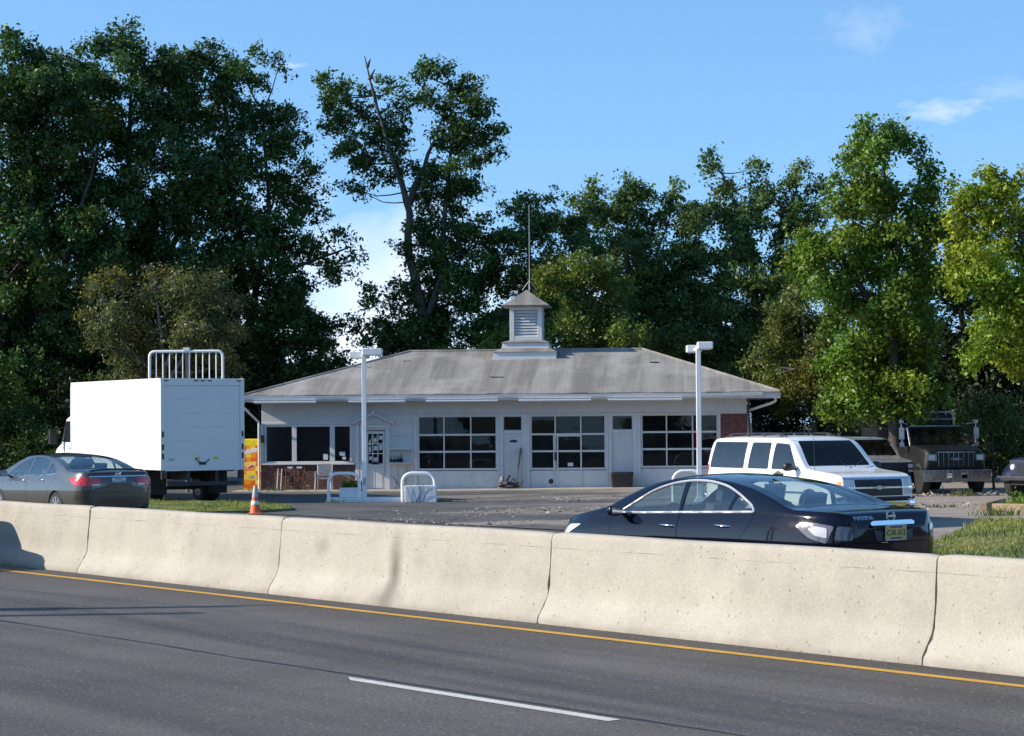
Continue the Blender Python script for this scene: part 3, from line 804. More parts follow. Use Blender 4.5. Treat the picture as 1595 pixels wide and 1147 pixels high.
class Car:
    def __init__(s, L, top, belt, W, sill, tumble, fl, ke=.9, thick=.022, roofn=7, shoulder=.93, xs=None, crown=2.2):
        s.L = L; s.top, s.belt, s.W, s.sill = top, belt, W, sill
        s.tumble, s.fl, s.ke, s.thick, s.roofn, s.sh, s.crown = tumble, fl, ke, thick, roofn, shoulder, crown
        h = L / 2
        if xs is None:
            xs = sorted(set([round(v, 4) for v in list(np.linspace(-h, h, 72)) + [-h + .02, -h + .05, -h + .09, -h + .14, -h + .2, h - .02, h - .05, h - .09, h - .14, h - .2]]))
        rows = [s.section(x) for x in xs]
        full = []
        for x, r in zip(xs, rows):
            full.append([(x, y, z) for y, z in r] + [(x, -y, z) for y, z in r[-2::-1]])
        V = [Vector(p) for r in full for p in r]; n = len(full[0]); F = []
        for i in range(len(full) - 1):
            for k in range(n - 1):
                F.append((i * n + k, i * n + k + 1, (i + 1) * n + k + 1, (i + 1) * n + k))
        for i in (0, len(full) - 1):                      # end caps as grids
            half = n // 2
            C = 9; idx = []
            for k in range(half):
                a, b_ = V[i * n + k], V[i * n + n - 1 - k]
                row = [i * n + k]
                for j in range(1, C):
                    p = a.lerp(b_, j / C); bul = math.sin(math.pi * j / C) * .035 * (1 if i else -1)
                    V.append(p + Vector((bul * min(1, k / 4) * min(1, (half - k) / 4), 0, 0))); row.append(len(V) - 1)
                row.append(i * n + n - 1 - k); idx.append(row)
            for k in range(half - 1):
                for j in range(C): F.append((idx[k][j], idx[k][j + 1], idx[k + 1][j + 1], idx[k + 1][j]))
            mid = i * n + half
            for j in range(C): F.append((idx[-1][j], idx[-1][j + 1], mid))
        me = bpy.data.meshes.new('skin'); me.from_pydata([tuple(v) for v in V], [], F)
        bm = bmesh.new(); bm.from_mesh(me)
        bmesh.ops.remove_doubles(bm, verts=bm.verts, dist=.0004)
        bmesh.ops.recalc_face_normals(bm, faces=bm.faces)
        up = sum(f.normal.z for f in bm.faces if f.calc_center_median().z > .9)
        if up < 0: bmesh.ops.reverse_faces(bm, faces=bm.faces)
        bm.normal_update()
        bmesh.ops.triangulate(bm, faces=[f for f in bm.faces if len(f.verts) > 4])
        bm.normal_update()
        s.ov = [v.co.copy() for v in bm.verts]; s.on = [v.normal.copy() for v in bm.verts]
        tris = []
        for f in bm.faces:
            iv = [v.index for v in f.verts]
            tris.append((iv[0], iv[1], iv[2]))
            if len(iv) == 4: tris.append((iv[0], iv[2], iv[3]))
        s.tris = tris; s.bvh = BVHTree.FromPolygons(s.ov, tris)
        bm.to_mesh(me); bm.free()
        s.skin = me
        s.shell = s.thicken(s.thick)
    def thicken(s, t, out=0.0):
        bm = bmesh.new(); bm.from_mesh(s.skin); bm.verts.ensure_lookup_table()
        n = len(bm.verts); faces = [[v.index for v in f.verts] for f in bm.faces]
        bnd = [(e.verts[0].index, e.verts[1].index) for e in bm.edges if len(e.link_faces) == 1]
        bm.free()
        V = [tuple(c + nn * out) for c, nn in zip(s.ov, s.on)] + [tuple(c - nn * t) for c, nn in zip(s.ov, s.on)]
        F = faces + [[n + i for i in f[::-1]] for f in faces] + [(a, b, n + b, n + a) for a, b in bnd]
        me = bpy.data.meshes.new('shell'); me.from_pydata(V, [], F)
        bm = bmesh.new(); bm.from_mesh(me); bmesh.ops.recalc_face_normals(bm, faces=bm.faces)
        if bm.calc_volume(signed=True) < 0: bmesh.ops.reverse_faces(bm, faces=bm.faces)
        bm.to_mesh(me); bm.free()
        return me
    def section(s, x):
        zs, zt = s.sill(x), s.top(x); zb = min(s.belt(x), zt - .012); w = s.W(x); P = []
        for k in range(11):
            t = k / 10; P.append((w * s.fl(t), zs + (zb - zs) * t))
        yb = w * s.fl(1.0); zr = zb + (zt - zb) * s.ke
        wr = max(.05, yb - (zr - zb) * s.tumble)
        for j in range(1, 9):
            t = j / 8; P.append((yb + (wr - yb) * t + .02 * math.sin(math.pi * t) * min(1, (zr - zb) / .3), zb + (zr - zb) * t))
        n = s.roofn
        for i in range(1, n + 1):
            y = wr * math.cos(math.pi / 2 * i / n)
            P.append((y if i < n else 0.0, zr + (zt - zr) * (1 - (y / wr) ** s.crown)))
        return P
    # --- output with the skin's own smooth normals
    def out(s, name, me, mat, parent):
        me.materials.clear(); me.materials.append(mat)
        nl = []
        me.update()
        vs = me.vertices; lp = me.loops
        for p in me.polygons:
            p.use_smooth = True; pn = p.normal
            for li in p.loop_indices:
                co = vs[lp[li].vertex_index].co
                loc, nor, ti, d = s.bvh.find_nearest(co)
                use = pn
                if ti is not None and d < .05:
                    a, b_, c = (s.ov[i] for i in s.tris[ti]); na, nb, nc = (s.on[i] for i in s.tris[ti])
                    try:
                        v0, v1, v2 = b_ - a, c - a, loc - a
                        d00, d01, d11, d20, d21 = v0.dot(v0), v0.dot(v1), v1.dot(v1), v2.dot(v0), v2.dot(v1)
                        den = d00 * d11 - d01 * d01; v = (d11 * d20 - d01 * d21) / den; w = (d00 * d21 - d01 * d20) / den
                        nn = (na * (1 - v - w) + nb * v + nc * w).normalized()
                        if nn.dot(pn) > .78: use = nn
                        elif nn.dot(pn) < -.78: use = -nn
                    except ZeroDivisionError: pass
                nl.append(tuple(use))
        me.normals_split_custom_set(nl)
        o = bpy.data.objects.new(name, me); COL.objects.link(o); o.parent = parent; o.name = name
        return o
    def cut(s, me, cutters, op='DIFFERENCE'):
        b = MB()
        for fn in cutters: fn(b)
        return bool_op(me, mb_mesh(b), op)
    def patch(s, name, poly, axis, sign, off, thick, mat, parent, res=.05, refine=True):
        """a flat-drawn outline laid onto the skin (lamp, badge, trim), with its own thickness.
        axis 'x': poly in (y,z) seen from the end; axis 'y': poly in (x,z) seen from the side"""
        bm = bmesh.new()
        vs = [bm.verts.new((p[0], p[1], 0)) for p in poly]
        bm.faces.new(vs)
        for ax in (0, 1):
            lo, hi = min(p[ax] for p in poly), max(p[ax] for p in poly); n = max(1, int((hi - lo) / res))
            for i in range(1, n):
                c = lo + (hi - lo) * i / n; pl = [0, 0, 0]; pl[ax] = c; no = [0, 0, 0]; no[ax] = 1
                bmesh.ops.bisect_plane(bm, geom=bm.verts[:] + bm.edges[:] + bm.faces[:], plane_co=pl, plane_no=no)
        P = []
        for v in bm.verts:
            u, z = v.co.x, v.co.y
            if axis == 'x': o_, d_ = Vector((sign * 5, u, z)), Vector((-sign, 0, 0))
            elif axis == 'y': o_, d_ = Vector((u, sign * 3, z)), Vector((0, -sign, 0))
            else: o_, d_ = Vector((u, z, 4)), Vector((0, 0, -1))
            hit, nor, ti, dist = s.bvh.ray_cast(o_, d_)
            if hit is None:
                hit, nor, ti, dist = s.bvh.find_nearest(o_ + d_ * (5 - s.L / 2 if axis == 'x' else 3 - s.W(0)))
            if nor.dot(d_) > 0: nor = -nor
            P.append((hit, nor))
        b = MB(); n = len(P)
        faces = [[v.index for v in f.verts] for f in bm.faces]
        bm.verts.index_update()
        faces = [[v.index for v in f.verts] for f in bm.faces]
        bnd = [(e.verts[0].index, e.verts[1].index) for e in bm.edges if len(e.link_faces) == 1]
        bm.free()
        b.add([h + q * (off + thick) for h, q in P] + [h + q * (off - .012) for h, q in P], faces + [[n + i for i in f[::-1]] for f in faces] + [(a, c, n + c, n + a) for a, c in bnd])
        return b.build(name, mat, parent, smooth_ang=35)

def side_cut(poly, side, y0=.25, y1=1.4):
    return lambda b: b.prism(poly, side * y0, side * y1, 'y')
def end_cut(poly, x0, x1):
    return lambda b: b.prism(poly, x0, x1, 'x')
def top_cut(poly, z0, z1):
    return lambda b: b.prism(poly, z0, z1, 'z')
def grow(poly, d):
    n = len(poly); cx = sum(p[0] for p in poly) / n; cy = sum(p[1] for p in poly) / n; out = []
    area = sum(poly[i][0] * poly[(i + 1) % n][1] - poly[(i + 1) % n][0] * poly[i][1] for i in range(n)); sg = 1 if area > 0 else -1
    for i in range(n):
        a, b, c = Vector(poly[i - 1]), Vector(poly[i]), Vector(poly[(i + 1) % n])
        e1, e2 = (b - a), (c - b)
        if e1.length < 1e-6 or e2.length < 1e-6: out.append(tuple(b)); continue
        n1 = Vector((e1.y, -e1.x)).normalized() * sg; n2 = Vector((e2.y, -e2.x)).normalized() * sg
        m = (n1 + n2); m = m.normalized() if m.length > 1e-6 else n1
        out.append(tuple(b + m * d / max(.5, m.dot(n1))))
    return out

def wheel(parent, x, y, r, w, side, spokes=10, rim=M['alloy'], rr=.68):
    b = MB(); s_ = side
    prof = [(r * rr, y - w / 2), (r * .93, y - w / 2), (r * .985, y - w * .42), (r, y - w * .3), (r, y + w * .3), (r * .985, y + w * .42), (r * .93, y + w / 2), (r * rr, y + w / 2)]
    b.lathe(prof, (x, 0, r), 'y', 36)
    wh = b.build('wheel', M['rubber'], parent, smooth_ang=40)
    b = MB(); yo = y + s_ * w * .5
    rows = []
    q = r * rr
    for rad, yy in ((q, yo + s_ * .004), (q * .96, yo + s_ * .004), (q * .9, yo - s_ * .03), (q * .88, yo - s_ * .10)):
        rows.append([(x + rad * math.sin(a), yy, r + rad * math.cos(a)) for a in np.linspace(0, 2 * math.pi, 32, endpoint=False)])
    b.rings(rows, False)
    for k in range(spokes):
        a = 2 * math.pi * k / spokes; ca, sa = math.cos(a), math.sin(a)
        b.bar((x + .05 * sa, yo - s_ * .015, r + .05 * ca), (x + q * .93 * sa, yo - s_ * .012, r + q * .93 * ca), q * .2, .03, (0, 1, 0))
    b.lathe([(0, yo - s_ * .0), (.055, yo - s_ * .004), (.06, yo - s_ * .04)], (x, 0, r), 'y', 18)
    b.build('rim', rim, wh, smooth_ang=35)
    b = MB(); b.lathe([(0, yo - s_ * .07), (q * .9, yo - s_ * .075), (q * .9, yo - s_ * .12)], (x, 0, r), 'y', 24); b.build('brake_disc', M['dark_metal'], wh)
    return wh

def seat(parent, x, y, z, mat, rear=False, wide=.5):
    def rb(c, d, tilt):
        b = MB(); b.cbox((0, 0, 0), d); me = b
        Mx = Matrix.Translation(c) @ Matrix.Rotation(tilt, 4, 'Y')
        me.v = [tuple(Mx @ Vector(v)) for v in me.v]; return me
    a = rb((x, y, z + .12), (.5, wide, .16), R(-6))
    b2 = rb((x - .28, y, z + .46), (.14, wide, .62), R(-14))
    a.add(b2.v, b2.f)
    for yy in ([y] if not rear else [y - wide * .3, y + wide * .3]):
        h = rb((x - .385, yy, z + .88), (.10, .26, .18), R(-12)); a.add(h.v, h.f)
        a.tube([(x - .36, yy - .05, z + .74), (x - .38, yy - .05, z + .85)], .008, 5); a.tube([(x - .36, yy + .05, z + .74), (x - .38, yy + .05, z + .85)], .008, 5)
    return a.build('rear_bench' if rear else 'seat', mat, parent, bevel=.045, segs=3)

def interior(root, x0, x1, zf, zb, w, mat, seats, dash_x, sw_side=1):
    b = MB(); b.box((x0, -w, zf - .05), (x1, w, zf + .02)); b.box((x0 - .02, -w, zf), (x0 + .03, w, zb)); b.box((dash_x + .25, -w, zf), (x1, w, zb - .22))
    for sd in (-1, 1):
        a, c = sorted((sd * w, sd * (w + .025))); b.box((x0, a, zf), (x1, c, zb - .03))
    b.build('cabin_floor', mat, root)
    b = MB(); b.box((dash_x, -w, zb - .30), (dash_x + .5, w, zb - .03)); d = b.build('dashboard', M['black_plastic'], root, bevel=.06, segs=3)
    b = MB(); rows = []
    for k in range(24):
        a = 2 * math.pi * k / 24; c = Vector((dash_x - .13 + .07 * math.cos(a), sw_side * .37 + .185 * math.sin(a), zb - .06 + .17 * math.cos(a))); rows.append(c)
    b.tube(rows + [rows[0]], .015, 6, False); b.tube([(dash_x, sw_side * .37, zb - .1), (dash_x - .13, sw_side * .37, zb - .06)], .03, 6)
    b.build('steering_wheel', M['black_plastic'], d, smooth_ang=50)
    for a in seats: seat(root, a[0], a[1], a[2], mat, *a[3:])

def mirror(car_root, x, y, z, side, mat, size=(.12, .2, .13)):
    b = MB(); dx, dy, dz = size
    rows = []
    for u, k in ((0, .55), (.25, .9), (.6, 1), (.9, .95), (1, .8)):
        rows.append([(x + dx * (.5 - u), y + side * (dy * .55) + dy * .5 * k * math.copysign(abs(math.cos(a)) ** .6, math.cos(a)), z + dz * .5 * k * math.copysign(abs(math.sin(a)) ** .6, math.sin(a))) for a in np.linspace(0, 2 * math.pi, 20, endpoint=False)])
    b.rings(rows); b.bar((x, y - side * .06, z - .06), (x, y + side * .09, z - .02), .06, .035)
    m = b.build('side_mirror', mat, car_root, smooth_ang=50)
    b = MB(); b.box((x - dx * .53, y + side * dy * .55 - dy * .4, z - dz * .36), (x - dx * .505, y + side * dy * .55 + dy * .4, z + dz * .36)); b.build('mirror_glass', M['chrome'], m)
    return m

def plate(root, x, y, z, sign, mat, body, inkmat, w=.305, h=.155, tilt=0):
    Mx = Matrix.Translation((x, y, z)) @ Matrix.Rotation(tilt, 4, 'Y')
    b = MB(); b.box((-.006, -w / 2 - .012, -h / 2 - .012), (.006, w / 2 + .012, h / 2 + .012), Mx); p = b.build('plate_frame', M['worn_chrome'], root, bevel=.003)
    b = MB(); b.box((sign * .006 - .003, -w / 2, -h / 2), (sign * .006 + .004, w / 2, h / 2), Mx); b.build('licence_plate', mat, p)
    T2 = Mx @ Matrix.Translation((sign * .0105, 0, -.004)) @ Matrix(((0, 0, sign, 0), (sign, 0, 0, 0), (0, 1, 0, 0), (0, 0, 0, 1)))
    text('plate_lettering', body, .088, T2, inkmat, p, .9)
    for zz in (h * .40, -h * .40):
        b = MB(); b.box((sign * .0105 - .001, -w * .3, zz - .009), (sign * .0105 + .001, w * .3, zz + .009), Mx); b.build('plate_band', M['ink_blue'], p)
    return p

def sedan(root, P):
    """four-door sedan; every pane, door, lamp and trim is its own mesh"""
    car = P['car']; paint = P['paint']
    cut = []; panes = []
    for nm, poly in P['side_windows']:
        for sd in (-1, 1): panes.append((nm, side_cut(poly, sd))); cut.append(side_cut(poly, sd))
    for nm, poly, x0, x1 in P['end_windows']:
        panes.append((nm, end_cut(poly, x0, x1))); cut.append(end_cut(poly, x0, x1))
    for (wx, wr) in P['arches']:
        c = [(wx + wr * math.cos(a), P['wheel_r'] + wr * math.sin(a)) for a in np.linspace(0, 2 * math.pi, 36, endpoint=False)]
        for sd in (-1, 1): cut.append(side_cut(c, sd, P['arch_in']))
    body = car.cut(car.shell, cut)
    thin = car.thicken(.006, -.003)
    for nm, fn in panes:
        car.out(nm, car.cut(thin.copy(), [fn], 'INTERSECT'), P['glass_of'].get(nm, P['glass']), root)
    gaps = []
    for nm, poly, hx, hz in P['doors']:
        for sd in (-1, 1):
            me = car.cut(body.copy(), [side_cut(poly, sd)], 'INTERSECT'); d = car.out(nm, me, paint, root)
            gaps.append(side_cut(grow(poly, .005), sd))
            if hx is not None:
                hit = car.bvh.ray_cast(Vector((hx, sd * 3, hz)), Vector((0, -sd, 0)))[0]
                y = abs(hit.y); b = MB()
                b.tube([(hx - .11, sd * (y - .01), hz), (hx - .085, sd * (y + .028), hz + .004), (hx + .085, sd * (y + .032), hz + .01), (hx + .11, sd * (y - .01), hz + .008)], .014, 8)
                b.build('door_handle', P['handle'], d, smooth_ang=50)
    for nm, fn, fng in P['lids']:
        car.out(nm, car.cut(body.copy(), [fn], 'INTERSECT'), paint, root); gaps.append(fng)
    # one difference per group so that the cutters never overlap each other
    for g in gaps: body = car.cut(body, [g])
    car.out('body', body, paint, root)
    for (wx, wr) in P['arches']:
        for sd in (-1, 1): wheel(root, wx, sd * P['wheel_y'], P['wheel_r'], .22, sd, P.get('spokes', 10))
    b = MB(); L = car.L / 2
    b.box((-L + .25, -.72, .2), (L - .3, .72, .34)); b.box((P['arches'][0][0] - .42, -.5, .34), (P['arches'][0][0] + .42, .5, .6))
    b.build('underbody', M['dark'], root)

def curve_strip(car, poly2, side, w, off, name, mat, parent, closed=False):
    """bright trim following a line on the body side"""
    pts = []
    n = len(poly2)
    for i in range(n if not closed else n):
        a, c = Vector(poly2[i]), Vector(poly2[(i + 1) % n]) if (closed or i < n - 1) else None
        if c is None: pts.append(a); break
        k = max(1, int((c - a).length / .05))
        for j in range(k): pts.append(a.lerp(c, j / k))
    if closed: pts.append(pts[0])
    P3 = []
    for p in pts:
        h = car.bvh.ray_cast(Vector((p.x, side * 3, p.y)), Vector((0, -side, 0)))
        if h[0] is None: continue
        P3.append(h[0] + (h[1] if h[1].y * side > 0 else -h[1]) * off)
    b = MB(); b.tube(P3, w, 6); return b.build(name, mat, parent, smooth_ang=60)

FLS = pchip([0, .12, .3, .5, .72, .88, .96, 1], [.90, .955, .985, 1.0, .995, .975, .95, .925])

# ---- black sedan in the far carriageway
def black_sedan():
    L = 4.84; h = L / 2
    top = pchip([-2.42, -2.405, -2.36, -2.28, -2.1, -1.78, -1.35, -.9, -.45, -.05, .3, .7, 1.05, 1.38, 1.7, 2.0, 2.2, 2.34, 2.40, 2.42],
                [.90, .985, 1.06, 1.085, 1.095, 1.105, 1.245, 1.375, 1.445, 1.468, 1.455, 1.375, 1.225, 1.05, .985, .925, .86, .77, .69, .62])
    belt = pchip([-2.42, -2.2, -1.6, -1.0, 0, .8, 1.4, 1.9, 2.42], [.95, 1.0, 1.025, 1.02, .985, .955, .935, .87, .6])
    W = pchip([-2.42, -2.39, -2.3, -2.15, -1.9, -1.45, -.9, 0, .9, 1.5, 1.9, 2.15, 2.3, 2.39, 2.42], [.56, .66, .79, .87, .915, .94, .925, .915, .92, .93, .90, .83, .72, .56, .42])
    sill = pchip([-2.42, -2.2, -1.8, 1.8, 2.2, 2.42], [.34, .26, .22, .2, .2, .26])
    car = Car(L, top, belt, W, sill, .52, FLS)
    fw = rpoly([(1.06, 1.0, .02), (.92, 1.07, .05), (.62, 1.25, .1), (.34, 1.335, .08), (.12, 1.37, .03), (.06, 1.015, .02)])
    rw = rpoly([(.0, 1.018, .02), (.055, 1.375, .02), (-.25, 1.375, .1), (-.62, 1.32, .15), (-.80, 1.255, .04), (-.74, 1.045, .02)])
    qw = rpoly([(-.79, 1.05, .02), (-.845, 1.235, .02), (-1.10, 1.13, .06), (-1.16, 1.075, .03)])
    ws = rpoly([(-.70, 1.03, .04), (.70, 1.03, .04), (.56, 1.375, .06), (-.56, 1.375, .06)])
    bl = rpoly([(-.66, 1.135, .05), (.66, 1.135, .05), (.53, 1.385, .06), (-.53, 1.385, .06)])
    fd = rpoly([(1.16, .30, .05), (1.19, .9, .05), (1.03, 1.03, .1), (.62, 1.31, .1), (.3, 1.40, .1), (.035, 1.425, .02), (.03, .30, .03)])
    rd = rpoly([(.018, .30, .03), (.023, 1.427, .02), (-.3, 1.42, .1), (-.66, 1.355, .1), (-1.18, 1.11, .1), (-1.2, .95, .1), (-.98, .72, .12), (-.80, .30, .05)])
    lid = lambda g: rpoly([(-.58 - g, .74 - g, .05), (.58 + g, .74 - g, .05), (.68 + g, 1.05, .05), (.70 + g, 1.6, .02), (-.70 - g, 1.6, .02), (-.68 - g, 1.05, .05)])
    hood = lambda g: rpoly([(1.30 - g, -.74 - g, .04), (2.25 + g, -.6 - g, .2), (2.3 + g, 0), (2.25 + g, .6 + g, .2), (1.30 - g, .74 + g, .04)])
    root = thing('sedan_car', 'shiny black sedan behind the barrier at right, tan plate under a chrome bar', 'car')
    P = dict(car=car, paint=M['black_paint'], glass=M['car_glass'], glass_of={}, side_windows=[('front_window', fw), ('rear_window', rw), ('quarter_window', qw)],
             end_windows=[('windshield', ws, .55, 1.6), ('back_glass', bl, -1.82, -.6)], arches=[(-1.36, .36), (1.415, .36)], wheel_r=.335, wheel_y=.80, arch_in=.55,
             doors=[('front_door', fd, .18, .86), ('rear_door', rd, -.74, .885)], handle=M['chrome'],
             lids=[('trunk_lid', end_cut(lid(0), -2.6, -1.86), end_cut(lid(.005), -2.6, -1.855))])
    sedan(root, P)
    dlo = rpoly([(1.10, .985, .02), (.92, 1.08, .08), (.62, 1.265, .12), (.34, 1.352, .12), (.0, 1.395, .2), (-.3, 1.39, .2), (-.62, 1.34, .15), (-.86, 1.255, .1), (-1.13, 1.135, .06), (-1.20, 1.06, .03)])
    for sd in (-1, 1): curve_strip(car, dlo, sd, .016, .002, 'window_trim', M['satin_trim'], root, True)
    # tail lamps wrap the corners
    for sd in (-1, 1):
        q = [(-2.25, .74), (-2.05, .80), (-1.86, .93), (-1.93, .965), (-2.1, .965), (-2.3, .93)]
        lp = car.patch('tail_lamp', rpoly(q, .03), 'y', sd, .001, .008, M['smoked_lens'], root)
        car.patch('lamp_lens', rpoly([(-2.25, .80), (-2.12, .83), (-2.03, .9), (-2.12, .93), (-2.24, .91)], .02), 'y', sd, .008, .006, M['clear_lens'], lp)
        e = rpoly([(sd * .60, .77), (sd * .60, .92), (sd * .74, .93), (sd * .78, .78)], .03) if sd > 0 else rpoly([(-.78, .78), (-.74, .93), (-.60, .92), (-.60, .77)], .03)
        car.patch('tail_lamp', e, 'x', -1, .001, .008, M['smoked_lens'], root)
        hl = car.patch('headlight', rpoly([(2.33, .62), (2.0, .70), (1.72, .83), (1.95, .82), (2.25, .74)], .03), 'y', sd, .001, .006, M['clear_lens'], root)
        mirror(root, .98, sd * .90, 1.02, sd, M['black_paint'])
        car.patch('reflector', rpoly([(-2.28, .5), (-2.05, .5), (-2.05, .53), (-2.28, .53)], .01), 'y', sd, .001, .004, M['red_lens'], root)
        car.patch('side_marker', rpoly([(2.2, .52), (2.32, .52), (2.32, .56), (2.2, .56)], .01), 'y', sd, .001, .004, M['amber_lens'], root)
    car.patch('chrome_bar', rpoly([(-.33, .925), (.33, .925), (.345, .955), (.3, .975), (-.3, .975), (-.345, .955)], .012), 'x', -1, .004, .016, M['chrome'], root)
    car.patch('plate_recess', rpoly([(-.27, .755), (.27, .755), (.31, .92), (-.31, .92)], .03), 'x', -1, .001, .003, M['black_plastic'], root)
    xr = car.bvh.ray_cast(Vector((-5, 0, .845)), Vector((1, 0, 0)))[0].x
    plate(root, xr - .015, 0, .845, -1, M['plate_tan'], 'C1K-513', M['ink'], tilt=0)
    hit, nor, _, _ = car.bvh.ray_cast(Vector((-5, 0, 1.025)), Vector((1, 0, 0)))
    b = MB(); b.tube([(hit.x - .012, .062 * math.cos(a), 1.025 + .056 * math.sin(a)) for a in np.linspace(0, 2 * math.pi, 25)], .009, 6, False)
    b.box((hit.x - .022, -.075, 1.012), (hit.x - .004, .075, 1.038)); b.build('emblem', M['chrome'], root, smooth_ang=40)
    bt = text('badge_lettering', 'MAXIMA', .062, Matrix.Translation((-2.6, .42, 1.012)) @ Matrix(((0, 0, -1, 0), (-1, 0, 0, 0), (0, 1, 0, 0), (0, 0, 0, 1))), M['chrome'], root, 1.25)
    for v in bt.data.vertices:
        q = car.bvh.ray_cast(Vector((-5, v.co.y, v.co.z)), Vector((1, 0, 0)))[0]; v.co.x = q.x - .008 + (v.co.x + 2.6)
    b = MB(); b.tube([(-.62, 0, 1.452), (-.70, 0, 1.475), (-.78, 0, 1.462)], [.012, .03, .012], 8); b.build('roof_antenna', M['black_plastic'], root, smooth_ang=60)
    b = MB(); b.box((-1.72, -.6, .95), (-1.25, .6, 1.12)); b.build('parcel_shelf', M['seat_dark'], root, bevel=.03)
    interior(root, -1.3, 1.5, .32, .98, .72, M['seat_dark'], [(.12, .37, .36), (.12, -.37, .36), (-.55, 0, .27, True, 1.2)], .72)
    return root
sed = black_sedan()
hd = math.atan2(-DV.y, -DV.x)

# ---- dark grey sedan
def grey_sedan():
    L = 4.86
    top = pchip([-2.43, -2.41, -2.36, -2.28, -2.1, -1.82, -1.4, -.95, -.45, -.02, .35, .75, 1.12, 1.45, 1.75, 2.05, 2.25, 2.38, 2.43],
                [.86, .97, 1.065, 1.10, 1.10, 1.105, 1.25, 1.38, 1.448, 1.466, 1.452, 1.365, 1.21, 1.05, .99, .93, .85, .74, .62])
    belt = pchip([-2.43, -2.2, -1.6, -1.0, 0, .8, 1.4, 1.9, 2.43], [.95, 1.0, 1.0, .985, .96, .945, .93, .87, .6])
    W = pchip([-2.43, -2.40, -2.3, -2.15, -1.9, -1.45, -.9, 0, .9, 1.5, 1.9, 2.15, 2.32, 2.41, 2.43], [.60, .71, .82, .88, .91, .925, .92, .915, .92, .925, .90, .83, .72, .55, .42])
    sill = pchip([-2.43, -2.2, -1.8, 1.8, 2.2, 2.43], [.34, .26, .22, .2, .2, .26])
    car = Car(L, top, belt, W, sill, .50, FLS)
    fw = rpoly([(1.10, .985, .02), (.94, 1.07, .05), (.64, 1.24, .1), (.36, 1.33, .08), (.14, 1.365, .03), (.08, .995, .02)])
    rw = rpoly([(.02, .998, .02), (.075, 1.37, .02), (-.25, 1.375, .1), (-.62, 1.33, .15), (-.80, 1.28, .04), (-.74, 1.02, .02)])
    qw = rpoly([(-.79, 1.025, .02), (-.85, 1.262, .02), (-1.12, 1.15, .06), (-1.25, 1.06, .02)])
    ws = rpoly([(-.70, 1.03, .04), (.70, 1.03, .04), (.56, 1.375, .06), (-.56, 1.375, .06)])
    bl = rpoly([(-.68, 1.13, .05), (.68, 1.13, .05), (.55, 1.39, .06), (-.55, 1.39, .06)])
    fd = rpoly([(1.18, .30, .05), (1.21, .9, .05), (1.05, 1.02, .1), (.64, 1.30, .1), (.3, 1.40, .1), (.055, 1.42, .02), (.05, .30, .03)])
    rd = rpoly([(.038, .30, .03), (.043, 1.422, .02), (-.3, 1.42, .1), (-.66, 1.37, .1), (-1.27, 1.11, .1), (-1.25, .95, .1), (-.98, .72, .12), (-.80, .30, .05)])
    lid = lambda g: rpoly([(-.58 - g, .66 - g, .05), (.58 + g, .66 - g, .05), (.68 + g, .82, .03), (.70 + g, 1.6, .02), (-.70 - g, 1.6, .02), (-.68 - g, .82, .03)])
    root = thing('sedan_car', 'dark grey sedan at far left before the box truck, red tail lamps', 'car')
    P = dict(car=car, paint=M['grey_paint'], glass=M['car_glass'], glass_of={}, side_windows=[('front_window', fw), ('rear_window', rw), ('quarter_window', qw)],
             end_windows=[('windshield', ws, .55, 1.6), ('back_glass', bl, -1.85, -.6)], arches=[(-1.36, .36), (1.415, .36)], wheel_r=.335, wheel_y=.80, arch_in=.55,
             doors=[('front_door', fd, .2, .88), ('rear_door', rd, -.72, .90)], handle=M['chrome'],
             lids=[('trunk_lid', end_cut(lid(0), -2.6, -1.9), end_cut(lid(.005), -2.6, -1.895))])
    sedan(root, P)
    for sd in (-1, 1):
        curve_strip(car, rpoly([(1.14, .965, .02), (.3, .985, .05), (-.7, 1.005, .05), (-1.30, 1.045, .02)]), sd, .009, .0, 'window_trim', M['chrome'], root)
        q = [(-2.36, .80), (-2.10, .83), (-1.93, .95), (-2.1, .985), (-2.32, .975)]
        car.patch('tail_lamp', rpoly(q, .03), 'y', sd, .001, .01, M['red_lens'], root)
        e = [(sd * .40, .84), (sd * .42, .955), (sd * .78, .975), (sd * .83, .80), (sd * .62, .80)]
        if sd < 0: e = e[::-1]
        lp = car.patch('tail_lamp', rpoly(e, .025), 'x', -1, .001, .012, M['red_lens'], root)
        e = [(sd * .44, .81), (sd * .44, .84), (sd * .60, .835), (sd * .60, .80)]
        if sd < 0: e = e[::-1]
        car.patch('reverse_lamp', rpoly(e, .008), 'x', -1, .002, .012, M['clear_lens'], root)
        car.patch('headlight', rpoly([(2.33, .66), (2.0, .72), (1.72, .84), (1.95, .83), (2.25, .76)], .03), 'y', sd, .001, .006, M['clear_lens'], root)
        mirror(root, 1.0, sd * .90, 1.02, sd, M['grey_paint'])
    car.patch('chrome_bar', rpoly([(-.66, .975), (.66, .975), (.66, 1.0), (-.66, 1.0)], .006), 'x', -1, .002, .012, M['chrome'], root)
    xr = car.bvh.ray_cast(Vector((-5, 0, .88)), Vector((1, 0, 0)))[0].x
    plate(root, xr - .015, 0, .875, -1, M['plate_white'], 'P47-6WF', M['ink_blue'])
    hit = car.bvh.ray_cast(Vector((-5, 0, 1.04)), Vector((1, 0, 0)))[0]
    b = MB(); x = hit.x - .014
    b.tube([(x, -.075, 1.085), (x, -.06, 1.0), (x, .06, 1.0), (x, .075, 1.085), (x, -.075, 1.085)], .007, 5, False)
    b.bar((x, -.03, 1.075), (x, -.036, 1.008), .016, .012); b.bar((x, .03, 1.075), (x, .036, 1.008), .016, .012); b.bar((x, -.033, 1.04), (x, .033, 1.04), .014, .014)
    b.build('emblem', M['chrome'], root)
